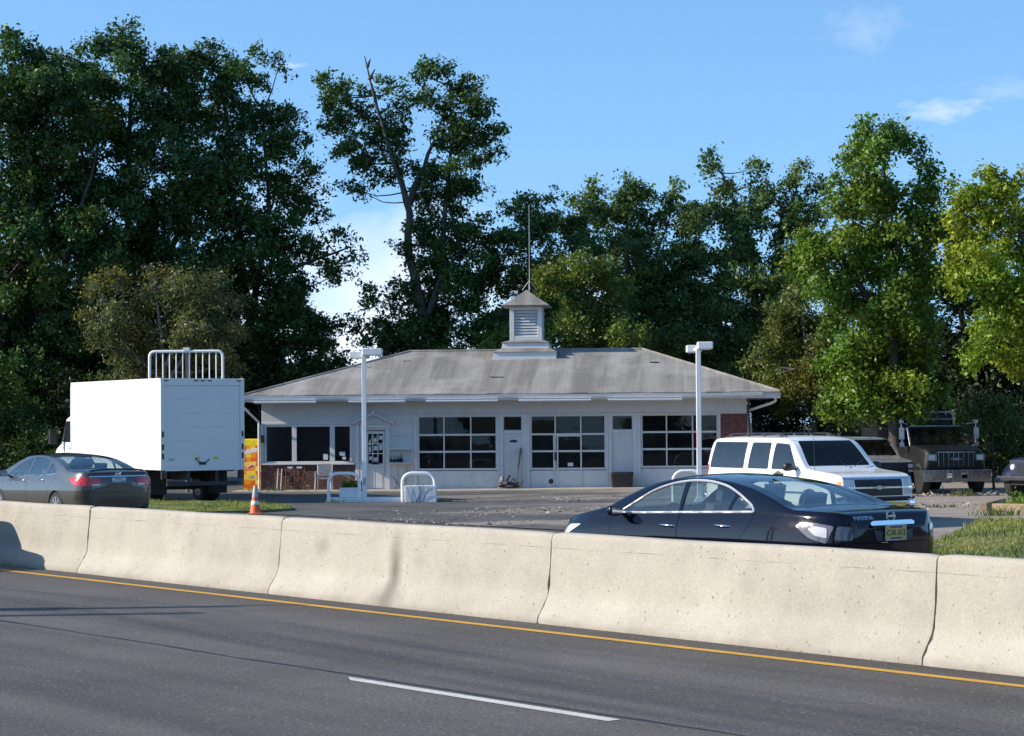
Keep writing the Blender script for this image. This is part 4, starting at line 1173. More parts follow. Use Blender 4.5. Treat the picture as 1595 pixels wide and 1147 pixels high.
    b = MB(); b.tube([(-2.34, -.62, 1.105), (-2.36, -.4, 1.13), (-2.37, 0, 1.14), (-2.36, .4, 1.13), (-2.34, .62, 1.105)], .018, 8); b.build('trunk_spoiler', M['black_plastic'], root, smooth_ang=60)
    b = MB(); b.box((-1.74, -.6, .93), (-1.25, .6, 1.09)); b.build('parcel_shelf', M['seat_dark'], root, bevel=.03)
    interior(root, -1.3, 1.5, .32, .98, .72, M['seat_dark'], [(.12, .37, .36), (.12, -.37, .36), (-.55, 0, .27, True, 1.2)], .72)
    return root
gsed = grey_sedan()
# ------------------------------------------------------------------ sport utility vehicles
FLB = pchip([0, .12, .3, .5, .72, .88, .96, 1], [.955, .985, .995, 1.0, .995, .985, .975, .96])
def suv(root, paint, glass, H=1.87, L=5.06, trim=M['chrome'], emblem=True, rack=True, old=True):
    k = H / 1.87; h = L / 2; q = L / 5.06
    X = lambda *a: [v * q for v in a]
    top = pchip(X(-2.53, -2.51, -2.48, -2.38, -2.28, -2.15, -1, .3, .55, .68, 1.18, 1.3, 1.5, 2.3, 2.45, 2.51, 2.53), [v * k for v in (.78, 1.0, 1.2, 1.62, 1.79, 1.845, 1.87, 1.86, 1.835, 1.785, 1.32, 1.215, 1.18, 1.105, 1.06, 1.0, .9)])
    belt = pchip(X(-2.53, 0, 1.3, 2.2, 2.53), [v * k for v in (1.13, 1.13, 1.12, 1.05, .88)])
    W = pchip(X(-2.53, -2.48, -2.35, -2.0, 0, 1.8, 2.3, 2.45, 2.51, 2.53), [.88, .93, .965, .975, .98, .975, .955, .93, .90, .86])
    sill = pchip(X(-2.53, -2.2, 2.2, 2.53), [.45, .38, .38, .45])
    car = Car(L, top, belt, W, sill, .17, FLB, ke=.93, shoulder=.96, crown=3.6)
    S = lambda pts, r=.05: rpoly([(x * q, z * k) for x, z in pts], r)
    fw = S([(1.02, 1.18), (.64, 1.70), (.14, 1.725), (.06, 1.18)]); rw = S([(-.06, 1.18), (-.02, 1.73), (-.74, 1.73), (-.84, 1.18)]); qw = S([(-1.0, 1.18), (-.92, 1.735), (-2.2, 1.735), (-2.34, 1.18)])
    ws = rpoly([(-.80, 1.255 * k), (.80, 1.255 * k), (.69, 1.765 * k), (-.69, 1.765 * k)], .05); bl = rpoly([(-.74, 1.2 * k), (.74, 1.2 * k), (.66, 1.70 * k), (-.66, 1.70 * k)], .05)
    fd = S([(1.14, .48), (1.16, 1.1), (.68, 1.77), (.08, 1.79), (.03, .48)]); rd = S([(.015, .48), (.05, 1.79), (-.80, 1.79), (-.92, 1.1), (-.9, .85), (-1.02, .48)])
    gl = {'windshield': M['screen_glass'], 'back_glass': M['screen_glass']}
    sedan(root, dict(car=car, paint=paint, glass=glass, glass_of=gl, side_windows=[('front_window', fw), ('rear_window', rw), ('quarter_window', qw)],
          end_windows=[('windshield', ws, .5 * q, 1.45 * q), ('back_glass', bl, -2.7 * q, -2.0 * q)], arches=[(-1.45 * q, .43), (1.5 * q, .43)], wheel_r=.38, wheel_y=.83, arch_in=.6,
          doors=[('front_door', fd, .2 * q, 1.03 * k), ('rear_door', rd, -.72 * q, 1.03 * k)], handle=M['black_plastic'],
          lids=[('hood', top_cut(rpoly([(1.36 * q, -.80), (2.45 * q, -.84), (2.45 * q, .84), (1.36 * q, .80)], .06), 1.0 * k, 1.6), top_cut(rpoly([(1.354 * q, -.806), (2.456 * q, -.846), (2.456 * q, .846), (1.354 * q, .806)], .06), .99 * k, 1.61))], spokes=6))
    # nose: black grille between stacked lamps, bright bars, bumper
    g = car.patch('grille', rpoly([(-.60, .66 * k), (.60, .66 * k), (.60, 1.0 * k), (-.60, 1.0 * k)], .02), 'x', 1, .002, .004, M['black_plastic'], root)
    for z, t in ((1.015, .018), (.835, .016), (.65, .02)):
        car.patch('grille_bar', [(-.86, (z - t) * k), (.86, (z - t) * k), (.86, (z + t) * k), (-.86, (z + t) * k)], 'x', 1, .004, .018, trim, g)
    for z in (.95, .90, .78, .72):
        car.patch('grille_bar', [(-.59, (z - .006) * k), (.59, (z - .006) * k), (.59, (z + .006) * k), (-.59, (z + .006) * k)], 'x', 1, .003, .01, M['dark_metal'], g)
    if emblem:
        e = car.patch('emblem', [(-.14, .815 * k), (-.05, .815 * k), (-.05, .795 * k), (.05, .795 * k), (.05, .815 * k), (.14, .815 * k), (.155, .855 * k), (.05, .855 * k), (.05, .875 * k), (-.05, .875 * k), (-.05, .855 * k), (-.155, .855 * k)], 'x', 1, .02, .01, M['worn_chrome'], root)
    for sd in (-1, 1):
        def yz(a, b_, c, d_): return rpoly([(sd * a, c * k), (sd * b_, c * k), (sd * b_, d_ * k), (sd * a, d_ * k)][::sd], .015)
        hl = car.patch('headlight', yz(.63, .86, .865, .985), 'x', 1, .002, .012, M['clear_lens'], root)
        car.patch('turn_lamp', yz(.63, .86, .70, .80), 'x', 1, .002, .012, M['clear_lens'], root)
        car.patch('lamp_bezel', yz(.605, .628, .67, .99), 'x', 1, .002, .02, trim, root)
        car.patch('side_marker', rpoly([(2.36 * q, .70 * k), (2.47 * q, .70 * k), (2.47 * q, .97 * k), (2.36 * q, .97 * k)], .01), 'y', sd, .001, .006, M['amber_lens'], root)
        car.patch('tail_lamp', rpoly([(-2.50 * q, .82 * k), (-2.40 * q, .82 * k), (-2.38 * q, 1.25 * k), (-2.45 * q, 1.25 * k)], .01), 'y', sd, .001, .01, M['red_lens'], root)
        curve_strip(car, [(1.9 * q, .72 * k), (-1.0 * q, .72 * k)], sd, .02, .004, 'body_moulding', M['black_plastic'], root)
        mirror(root, .98 * q, sd * 1.0, 1.24 * k, sd, M['black_plastic'], (.13, .24, .17))
    b = MB(); rows = []
    for y in np.linspace(-.98, .98, 21):
        xx = h + .10 - .10 * abs(y / .98) ** 4 - .05 * (y / .98) ** 2
        rows.append([(xx - .12, y, .42), (xx - .02, y, .42), (xx, y, .46), (xx, y, .56), (xx - .03, y, .60), (xx - .12, y, .60)])
    b.rings(rows); bp = b.build('bumper', trim, root, smooth_ang=35)
    b = MB(); rows = []
    for y in np.linspace(-.985, .985, 21):
        xx = h + .115 - .10 * abs(y / .98) ** 4 - .05 * (y / .98) ** 2
        rows.append([(xx - .14, y, .602), (xx - .008, y, .602), (xx, y, .625), (xx - .012, y, .655), (xx - .14, y, .66)])
    b.rings(rows); b.build('bumper_pad', M['black_plastic'], bp, smooth_ang=35)
    b = MB(); b.box((-h - .1, -.93, .42), (-h + .02, .93, .62)); b.build('bumper', trim, root, bevel=.03)
    if rack:
        for sd in (-1, 1):
            b = MB(); zt = lambda x: car.bvh.ray_cast(Vector((x, sd * .62, 4)), Vector((0, 0, -1)))[0].z
            xs = np.linspace(-2.1 * q, .2 * q, 12)
            b.tube([(x, sd * .62, zt(x) + (.06 if 0 < i < 11 else .01)) for i, x in enumerate(xs)], .016, 6)
            for x in xs[[1, 4, 7, 10]]: b.cbox((x, sd * .62, zt(x) + .025), (.09, .03, .06))
            b.build('roof_rail', M['dark_metal'], root, smooth_ang=50)
        for x in (-1.7 * q, -.5 * q):
            b = MB(); z = car.bvh.ray_cast(Vector((x, 0, 4)), Vector((0, 0, -1)))[0].z
            b.tube([(x, -.62, z + .045), (x, 0, z + .055), (x, .62, z + .045)], .014, 6); b.build('roof_bar', M['dark_metal'], root, smooth_ang=50)
    b = MB(); b.tube([(1.45 * q, -.80, 1.12 * k), (1.42 * q, -.80, 1.95 * k)], [.006, .003], 5); b.build('antenna', M['dark_metal'], root)
    for sd in (-1, 1):
        b = MB(); b.tube([(1.34 * q, sd * .1 + .2, 1.235 * k), (1.17 * q, sd * .3 + .35, 1.36 * k)], .008, 5); b.build('wiper', M['black_plastic'], root)
    interior(root, -2.2 * q, 1.5 * q, .5, 1.14 * k, .82, M['seat_dark'], [(.15, .42, .55, False, .55), (.15, -.42, .55, False, .55), (-.75, 0, .56, True, 1.4)], .75 * q)
    return root

def face(o, p, ang_deg, z=None):
    """stand a vehicle at p; ang is its heading measured from straight-at-the-camera, positive to the right"""
    o.location = (p.x, p.y, (zlot(p.x, p.y) + .02) if z is None else z)
    o.rotation_euler = (0, 0, R(-90 + ang_deg))
wsuv = suv(thing('suv', 'white boxy sport utility vehicle parked behind the black sedan, facing right', 'suv'), M['suv_white'], M['side_glass'])
p = at(1255, 760, 47.8); face(wsuv, p, 28); wsuv.scale = (1, 1, 1.03)
ssuv = suv(thing('suv', 'silver sport utility vehicle half hidden behind the white one, in tree shade', 'suv'), M['silver_paint'], M['side_glass'], H=1.68, L=4.6, trim=M['black_plastic'], emblem=False, rack=False)
p = at(1336, 740, 66.5); face(ssuv, p, 13)

# ------------------------------------------------------------------ box truck
def box_truck():
    t = thing('box_truck', 'white box truck with a closed roll-up rear door, its blank side in full sun', 'truck')
    x0, x1, w, z0, z1 = 0.0, 7.7, 1.33, 1.05, 3.73
    b = MB(); b.box((x0 + .03, -w, z0), (x1, w, z1)); b.build('cargo_box', M['truck_white'], t, bevel=.015)
    b = MB()                                                          # edge rails and rivets
    for z in (z0 - .02, z1 - .09):
        for sd in (-1, 1):
            a, c = sorted((sd * (w - .01), sd * (w + .014))); b.box((x0 + .06, a, z), (x1 - .02, c, z + .11))
    for sd in (-1, 1):
        a, c = sorted((sd * (w - .01), sd * (w + .012))); b.box((x1 - .06, a, z0 + .1), (x1 + .012, c, z1 - .1))
        for x in np.arange(x0 + .25, x1 - .1, .2):
            for z in (z0 + .05, z1 - .04): b.cbox((x, sd * (w + .016), z), (.018, .008, .018))
    b.build('box_rail', M['truck_white'], t)
    f = MB()
    f.box((x0 - .02, -w - .012, z0 - .03), (x0 + .03, -w + .12, z1 + .012)); f.box((x0 - .02, w - .12, z0 - .03), (x0 + .03, w + .012, z1 + .012))
    f.box((x0 - .02, -w + .12, z1 - .20), (x0 + .03, w - .12, z1 + .012)); f.box((x0 - .02, -w + .12, z0 - .05), (x0 + .03, w - .12, z0 + .04))
    f.build('rear_frame', M['truck_white'], t, bevel=.01)
    d = MB(); zc = z0 + .045
    n = 6; hh = (z1 - .205 - zc) / n
    for i in range(n): d.box((x0 + .012, -w + .125, zc + i * hh + .002), (x0 + .04, w - .125, zc + (i + 1) * hh))
    d.box((x0 + .03, -w + .122, zc), (x0 + .05, w - .122, z1 - .2))
    dr = d.build('roll_door', M['truck_white'], t, bevel=.002)
    h = MB(); h.tube([(x0 - .01, .25, zc + .28), (x0 - .02, .15, zc + .18), (x0 - .02, 0, zc + .13), (x0 - .02, -.12, zc + .17), (x0 - .01, -.2, zc + .25)], .014, 6); h.box((x0 - .015, -.1, zc + .08), (x0 + .012, .12, zc + .16)); h.build('door_latch', M['dark_metal'], dr, smooth_ang=40)
    for y in (.16, -.42):
        s = MB(); s.box((x0 + .004, y - .075, zc + .24), (x0 + .0115, y + .075, zc + .31)); s.build('warning_sticker', M['sticker_yellow'], dr)
    s = MB(); s.box((x0 + .004, w - .42, zc + .2), (x0 + .0115, w - .24, zc + .28)); s.build('maker_sticker', M['galv'], dr)
    for y in (-.22, 0, .22, -w + .17, w - .17):
        l = MB(); l.box((x0 - .032, y - .07, z1 - .075), (x0 - .02, y + .07, z1 - .04)); l.build('marker_lamp', M['dark_red_lens'], t, bevel=.004)
    for sd in (-1, 1):
        for zz in (1.35, 1.62, 2.0):
            l = MB(); l.box((x0 - .03, sd * (w - .055) - .03, zz), (x0 - .018, sd * (w - .055) + .03, zz + .17)); l.build('frame_hinge', M['dark_metal'], t, bevel=.004)
        l = MB(); l.box((x0 - .03, sd * (w - .1) - .09, z0 - .30), (x0 + .06, sd * (w - .1) + .09, z0 - .05)); lb = l.build('tail_lamp_box', M['dark_metal'], t, bevel=.01)
        for zz in (-.12, -.22):
            c = MB(); c.lathe([(0, -.045), (.045, -.042), (.05, -.028)], (x0, sd * (w - .1), z0 + zz), 'x', 14); c.build('tail_lamp', M['dark_red_lens'], lb, smooth_ang=40)
    u = MB()
    for sd in (-1, 1): u.box((x0 + .1, sd * .43 - .04, .72), (10.3, sd * .43 + .04, .98))
    for x in np.arange(.4, 7.6, .9): u.box((x, -1.2, .96), (x + .08, 1.2, 1.05))
    u.box((1.7, -.5, .40), (2.1, .5, .62)); u.tube([(1.9, -1.0, .5), (1.9, 1.0, .5)], .09, 10); u.box((2.2, -.12, .5), (7.5, .12, .62)); u.build('chassis', M['dark'], t)
    u = MB(); u.box((x0 - .02, -1.15, .55), (x0 + .06, 1.15, .68)); u.box((x0, -.5, .66), (x0 + .05, -.4, 1.0)); u.box((x0, .4, .66), (x0 + .05, .5, 1.0)); u.build('rear_bumper', M['dark_metal'], t, bevel=.01)
    for sd in (-1, 1):
        m_ = MB(); m_.box((1.15, sd * .98 - .30, .28), (1.165, sd * .98 + .30, .95)); m_.build('mud_flap', M['rubber'], t)
    for sd in (-1, 1):
        wheel(t, 1.9, sd * 1.06, .48, .27, sd, 8, M['galv'], .56); wheel(t, 1.9, sd * .76, .48, .25, -sd, 8, M['galv'], .56); wheel(t, 8.6, sd * 1.02, .48, .28, sd, 8, M['galv'], .56)
    # cab: sloped-nose conventional cab seen past the box
    rows = []
    for x, zb, zt, ww, r in ((7.85, .75, 2.72, 1.12, .2), (8.6, .72, 2.74, 1.12, .22), (9.0, .72, 2.66, 1.10, .22), (9.55, .72, 1.86, 1.06, .2), (10.2, .72, 1.66, 1.0, .22), (10.55, .68, 1.45, .93, .25), (10.7, .62, 1.1, .86, .2)):
        rows.append([(x, p[0], p[1]) for p in rpoly([(-ww, zb), (ww, zb), (ww * .985, zb + (zt - zb) * .6), (ww * .93, zt), (-ww * .93, zt), (-ww * .985, zb + (zt - zb) * .6)], r, 3)])
    b = MB(); b.rings(rows); cab = b.build('cab', M['truck_white'], t, smooth_ang=45)
    for sd in (-1, 1):
        g = MB(); yy = lambda z: sd * (1.122 - max(0, (z - 1.9)) * .09)
        P2 = rpoly([(8.0, 1.82), (9.25, 1.82), (8.98, 2.5), (8.05, 2.52)], .06)
        g.add([(x, yy(z), z) for x, z in P2], [tuple(range(len(P2)))]); g.build('door_window', M['dark_glass'], cab)
        m_ = MB(); m_.cbox((9.2, sd * 1.42, 2.0), (.14, .24, .5)); m_.tube([(9.15, sd * 1.08, 2.3), (9.2, sd * 1.36, 2.2)], .015, 6); m_.tube([(9.15, sd * 1.08, 1.75), (9.2, sd * 1.36, 1.82)], .015, 6); m_.build('side_mirror', M['dark_metal'], cab, bevel=.02)
        l = MB(); l.lathe([(0, .06), (.09, .05), (.11, 0)], (10.64, sd * .7, 1.02), 'x', 16); l.build('headlight', M['clear_lens'], cab, smooth_ang=40)
        h = MB(); h.bar((8.2, sd * 1.125, 1.62), (8.42, sd * 1.125, 1.62), .03, .04); h.build('door_handle', M['dark_metal'], cab)
    g = MB(); g.add([(9.045, -.98, 2.58), (9.045, .98, 2.58), (9.545, 1.0, 1.90), (9.545, -1.0, 1.90)], [(0, 1, 2, 3)]); g.build('windshield', M['dark_glass'], cab)
    b = MB(); rows = []
    for x, z, ww in ((7.86, 3.3, .9), (8.2, 3.28, .95), (8.7, 3.0, 1.0), (9.02, 2.70, 1.0)): rows.append([(x, -ww, 2.6), (x, ww, 2.6), (x, ww * .9, z - .08), (x, ww * .7, z), (x, -ww * .7, z), (x, -ww * .9, z - .08)])
    return t
M['sticker_yellow'] = pm('sticker_yellow', (.6, .5, .08), .5); M['dark_red_lens'] = pm('dark_red_lens', (.12, .01, .01), .2)
truck = box_truck()
p = at(316, 700, 66.0); truck.location = (p.x, p.y, 0); truck.rotation_euler = (0, 0, R(90 + 31))

# ------------------------------------------------------------------ old medium-duty truck under the trees
def old_truck():
    t = thing('dump_truck', 'old black dump truck with a chrome bumper parked under the dark trees at right', 'truck')
    bk = M['old_black']
    def loft(rows_, r, name, mat, parent, ang=45):
        b = MB(); rr = []
        for x, zb, zt, wb, wt in rows_:
            rr.append([(x, q[0], q[1]) for q in rpoly([(-wb, zb), (wb, zb), (wt, zt), (-wt, zt)], r, 4)])
        b.rings(rr); return b.build(name, mat, parent, smooth_ang=ang)
    loft([(.5, .62, 1.40, 1.02, .94), (1.2, .62, 1.37, 1.01, .92), (1.85, .62, 1.31, 1.0, .90), (1.98, .64, 1.22, .98, .84), (2.03, .7, 1.15, .9, .78)], .13, 'hood', bk, t)
    b = MB()                                                          # cab shell: sides, roof on pillars, open for glass
    b.box((-.75, -1.0, .65), (.5, 1.0, 1.36)); b.box((-.80, -.9, 1.86), (.24, .9, 1.95)); b.box((-.80, -.94, 1.36), (-.70, .94, 1.86))
    for sd in (-1, 1):
        b.bar((.53, sd * .87, 1.36), (.20, sd * .82, 1.88), .07, .07); b.bar((-.2, sd * .89, 1.36), (-.2, sd * .83, 1.87), .06, .05)
    cab = b.build('cab', bk, t, bevel=.03)
    g = MB(); g.add([(.555, -.84, 1.38), (.555, .84, 1.38), (.225, .79, 1.86), (.225, -.79, 1.86)], [(0, 1, 2, 3)]); g.build('windshield', M['screen_glass'], cab)
    b = MB(); b.tube([(.23, -.84, 1.945), (.27, 0, 1.95), (.23, .84, 1.945)], .022, 6); b.build('roof_visor', M['worn_chrome'], cab, smooth_ang=50)
    for sd in (-1, 1):
        wheel(t, 1.42, sd * .86, .45, .25, sd, 8, M['dark_metal'], .58); wheel(t, -2.4, sd * .9, .45, .27, sd, 8, M['dark_metal'], .58); wheel(t, -2.4, sd * .62, .45, .25, -sd, 8, M['dark_metal'], .58)
        b = MB(); b.box((2.005, sd * .76 - .11, .98), (2.05, sd * .76 + .11, 1.12)); hb = b.build('headlight', M['clear_lens'], t, bevel=.01)
        b = MB()
        for yy in (-.13, .13): b.box((2.0, sd * .76 + yy - .012, .955), (2.06, sd * .76 + yy + .012, 1.145))
        b.box((2.0, sd * .76 - .118, 1.125), (2.06, sd * .76 + .118, 1.145)); b.box((2.0, sd * .76 - .118, .955), (2.06, sd * .76 + .118, .975)); b.build('lamp_bezel', M['worn_chrome'], hb)
        b = MB(); b.tube([(.45, sd * .95, 1.25), (.55, sd * 1.18, 1.42), (.55, sd * 1.2, 2.05), (.4, sd * .95, 2.0)], .02, 6); b.cbox((.57, sd * 1.2, 1.74), (.06, .16, .34)); b.lathe([(0, -.07), (.07, -.05), (.075, 0), (0, .03)], (.57, sd * 1.2, 2.08), 'x', 10); b.cbox((.57, sd * 1.2, 1.42), (.08, .14, .12))
        b.build('side_mirror', M['worn_chrome'], t, smooth_ang=40)
    b = MB(); b.box((2.0, -.58, .76), (2.045, .58, 1.21)); g = b.build('grille', M['dark'], t)
    for y in np.linspace(-.55, .55, 8):
        b = MB(); b.box((2.046, y - .008, .80), (2.06, y + .008, 1.18)); b.build('grille_bar', M['worn_chrome'], g)
    b = MB(); b.box((2.02, -.6, 1.19), (2.07, .6, 1.215)); b.build('grille_bar', M['worn_chrome'], g)
    b = MB(); b.prism([(-.16, .985), (-.06, .985), (-.06, .965), (.06, .965), (.06, .985), (.16, .985), (.18, 1.025), (.06, 1.025), (.06, 1.045), (-.06, 1.045), (-.06, 1.025), (-.18, 1.025)], 2.061, 2.075, 'x'); b.build('emblem', M['worn_chrome'], t)
    b = MB()
    zs = (.36, .70)
    for ya, yb in ((-1.08, -.32), (-.14, .14), (.32, 1.08)): b.box((2.08, ya, .36), (2.16, yb, .70))
    for ya, yb in ((-.32, -.14), (.14, .32)): b.box((2.08, ya, .36), (2.16, yb, .46)); b.box((2.08, ya, .60), (2.16, yb, .70))
    b.build('bumper', M['worn_chrome'], t, bevel=.012)
    b = MB(); b.box((1.4, -.4, .4), (2.06, -.3, .55)); b.box((1.4, .3, .4), (2.06, .4, .55)); b.box((-3.6, -.45, .6), (1.4, -.35, .8)); b.box((-3.6, .35, .6), (1.4, .45, .8)); b.build('chassis', M['dark'], t)
    b = MB()
    b.box((-3.6, -1.1, .9), (-1.0, 1.1, 1.0)); b.box((-3.6, -1.13, 1.0), (-1.0, -1.06, 1.9)); b.box((-3.6, 1.06, 1.0), (-1.0, 1.13, 1.9)); b.box((-1.06, -1.06, 1.0), (-1.0, 1.06, 2.3)); b.box((-3.6, -1.06, 1.0), (-3.54, 1.06, 1.8))
    bed = b.build('dump_bed', bk, t, bevel=.015)
    b = MB(); b.tube([(-.95, -1.05, 1.9), (-.95, -1.0, 2.28), (-.95, -.9, 2.36), (-.95, .9, 2.36), (-.95, 1.0, 2.28), (-.95, 1.05, 1.9)], .03, 8); b.tube([(-.95, -1.0, 2.15), (-.95, 1.0, 2.15)], .02, 6); b.build('headache_rack', M['galv'], bed, smooth_ang=50)
    b = MB(); b.tube([(-.88, -.98, .7), (-.86, -1.0, 1.7), (-.80, -1.0, 2.1)], .06, 10); b.build('exhaust_stack', M['worn_chrome'], t, smooth_ang=50)
    b = MB(); b.tube([(.58, -.86, 1.0), (.25, -.9, 1.9)], .035, 8); b.build('grab_bar', M['worn_chrome'], t, smooth_ang=50)
    return t
otr = old_truck(); otr.scale = (.95, .95, 1.0); p = at(1470, 740, 65.5); face(otr, p, 9); otr.location.x -= .32

# ------------------------------------------------------------------ open four-by-four at the right edge
def jeep():
    t = thing('jeep', 'dark off-road vehicle with flared wheel arches, cut off by the right edge of the photo', 'car')
    nv = M['navy_paint']
    b = MB(); b.box((-1.7, -.72, .55), (.35, .72, 1.12)); b.build('body', nv, t, bevel=.05, segs=3)
    b = MB(); rows = []
    for x, w, z in ((.35, .70, 1.15), (1.0, .66, 1.12), (1.62, .58, 1.06), (1.68, .56, 1.0)): rows.append([(x, p[0], p[1]) for p in rpoly([(-w, .6), (w, .6), (w * .97, z), (-w * .97, z)], .06, 3)])
    b.rings(rows); b.build('hood', nv, t, smooth_ang=45)
    b = MB(); b.box((1.68, -.55, .6), (1.71, .55, 1.02)); g = b.build('grille', nv, t, bevel=.01)
    for y in np.linspace(-.24, .24, 7):
        s = MB(); s.box((1.708, y - .02, .68), (1.716, y + .02, .95)); s.build('grille_slot', M['dark'], g)
    for sd in (-1, 1):
        l = MB(); l.lathe([(0, .03), (.07, .025), (.09, 0)], (1.71, sd * .43, .84), 'x', 16); l.build('headlight', M['clear_lens'], t, smooth_ang=40)
        for x in (1.15, -1.25):
            rows = []
            for a in np.linspace(.1, math.pi - .1, 12):
                c, s_ = math.cos(a), math.sin(a)
                rows.append([(x + .50 * c, sd * yy, .42 + .50 * s_ + dz) for yy, dz in ((.62, .02), (.92, .01), (.94, -.03), (.62, -.01))])
            f = MB(); f.rings(rows); f.build('fender_flare', M['grey_paint'] if x < 0 else nv, t, smooth_ang=50)
            wheel(t, x, sd * .80, .40, .26, sd, 5, M['alloy'], .55)
        w = MB(); w.bar((.42, sd * .66, 1.1), (.22, sd * .62, 1.68), .05, .05); w.build('windshield_post', nv, t)
        mirror(t, .4, sd * .86, 1.2, sd, M['black_plastic'])
    w = MB(); w.bar((.22, -.62, 1.68), (.22, .62, 1.68), .05, .05); w.build('windshield_frame', nv, t)
    g = MB(); g.add([(.42, -.63, 1.12), (.42, .63, 1.12), (.225, .6, 1.66), (.225, -.6, 1.66)], [(0, 1, 2, 3)]); g.build('windshield', M['dark_glass'], t)
    b = MB(); rows = []
    for x, w_, z in ((.22, .63, 1.72), (-.6, .66, 1.78), (-1.5, .66, 1.74), (-1.68, .64, 1.6)): rows.append([(x, p[0], p[1]) for p in rpoly([(-w_ - .04, 1.5), (w_ + .04, 1.5), (w_, z), (-w_, z)], .06, 3)])
    b.rings(rows); b.build('soft_top', M['seat_dark'], t, smooth_ang=45)
    b = MB(); b.box((-1.66, -.69, 1.12), (-.5, .69, 1.5)); b.build('rear_curtain', M['seat_dark'], t, bevel=.02)
    b = MB(); b.box((1.74, -.75, .48), (1.86, .75, .60)); b.build('bumper', M['dark_metal'], t, bevel=.02)
    b = MB(); b.box((-1.6, -.5, .36), (1.7, .5, .58)); b.build('chassis', M['dark'], t)
    b = MB(); b.box((-.3, .725, .62), (.3, .745, 1.1)); b.build('door', nv, t, bevel=.01)
    return t
jp = jeep(); p = at(1584, 780, 60.5); jp.location = (p.x + 1.40, p.y, zlot(p.x, p.y) + .02); jp.rotation_euler = (0, 0, R(215))

# ------------------------------------------------------------------ forecourt furniture
def hoop(b, c, w, h, r, along=Vector((1, 0, 0)), n=8):
    c = Vector(c); pts = [c - along * (w / 2)]
    rr = min(.28, w * .35)
    for a in np.linspace(math.pi, math.pi / 2, 6): pts.append(c + along * (-w / 2 + rr + rr * math.cos(a)) + Vector((0, 0, h - rr + rr * math.sin(a))))
    for a in np.linspace(math.pi / 2, 0, 6): pts.append(c + along * (w / 2 - rr + rr * math.cos(a)) + Vector((0, 0, h - rr + rr * math.sin(a))))
    pts.append(c + along * (w / 2)); b.tube(pts, r, 10)
def twigs(name, base, spread, h, n, mat, parent, seed):
    rnd = random.Random(seed); b = MB()
    for i in range(n):
        p = Vector(base) + Vector((rnd.uniform(-spread, spread), 0, 0)); pts = [p]; d = Vector((rnd.uniform(-.4, .4), 0, 1)).normalized()
        for k in range(5):
            d = (d + Vector((rnd.uniform(-.5, .5), rnd.uniform(-.05, .05), rnd.uniform(-.1, .3)))).normalized(); pts.append(pts[-1] + d * h / 5)
        b.tube(pts, [.008, .007, .006, .005, .004, .003], 4)
    return b.build(name, mat, parent)
M['island'] = pm('island_paint', (.68, .69, .7), .65, var=.08, dirt=.25, dirtcol=(.22, .2, .18), bump=.2)
ZI = lambda p: zlot(p.x, p.y) + .02
p = at(569, 780, 66.5); z = 0.02
b = MB(); b.prism(rpoly([(-1.15, -.45, .3), (2.2, -.45, .3), (2.2, .45, .3), (-1.15, .45, .3)], .3, 6), -.1, .13, 'z')
o = tag(b.build('pump_island', M['island'], bevel=.02), 'low white painted kerb island carrying the left lamp pole and two hoop guards', 'kerb island'); o.location = (p.x, p.y, z)
def hoop_guard(px, Y, w, label):
    q = at(px, 770, Y); b = MB(); hoop(b, (0, 0, 0), w, .86, .05); o = b.build('hoop_guard', M['white_metal'], smooth_ang=60); o.location = (q.x, q.y, ZI(q)); return tag(o, label, 'guard rail', 'white tubular hoop guards on the pump islands')
hoop_guard(536, 66.2, .92, 'white tubular hoop guard standing in front of the flower planter')
hoop_guard(652, 66.0, .96, 'white tubular hoop guard bent over the plain concrete block')
hoop_guard(1071, 62.0, .80, 'white tubular hoop guard beside the right lamp pole, behind the black sedan')
q = at(654, 775, 65.7); b = MB(); b.box((-.44, -.2, 0), (.50, .2, .50)); o = b.build('concrete_block', M['island'], bevel=.02); o.location = (q.x, q.y, .02); tag(o, 'white painted concrete block streaked with dead vine, under a hoop guard', 'block')
twigs('dead_vine', (-.1, -.205, .0), .2, .62, 6, M['dark_metal'], o, 4)
q = at(549, 770, 66.6); pl_ = thing('planter', 'white box planter with small flowering plants beside the left lamp pole', 'planter', (q.x, q.y, .15))
b = MB(); b.box((-.38, -.2, 0), (.34, .2, .30)); b.build('planter_box', M['island'], pl_, bevel=.02)
b = MB(); b.box((-.35, -.17, .302), (.31, .17, .31)); b.build('planter_soil', M['soil'], pl_)
b = MB(); b.box((.18, -.215, .18), (.3, -.203, .28)); b.build('outlet_box', M['dark_metal'], pl_, bevel=.004)
PLANTER = pl_

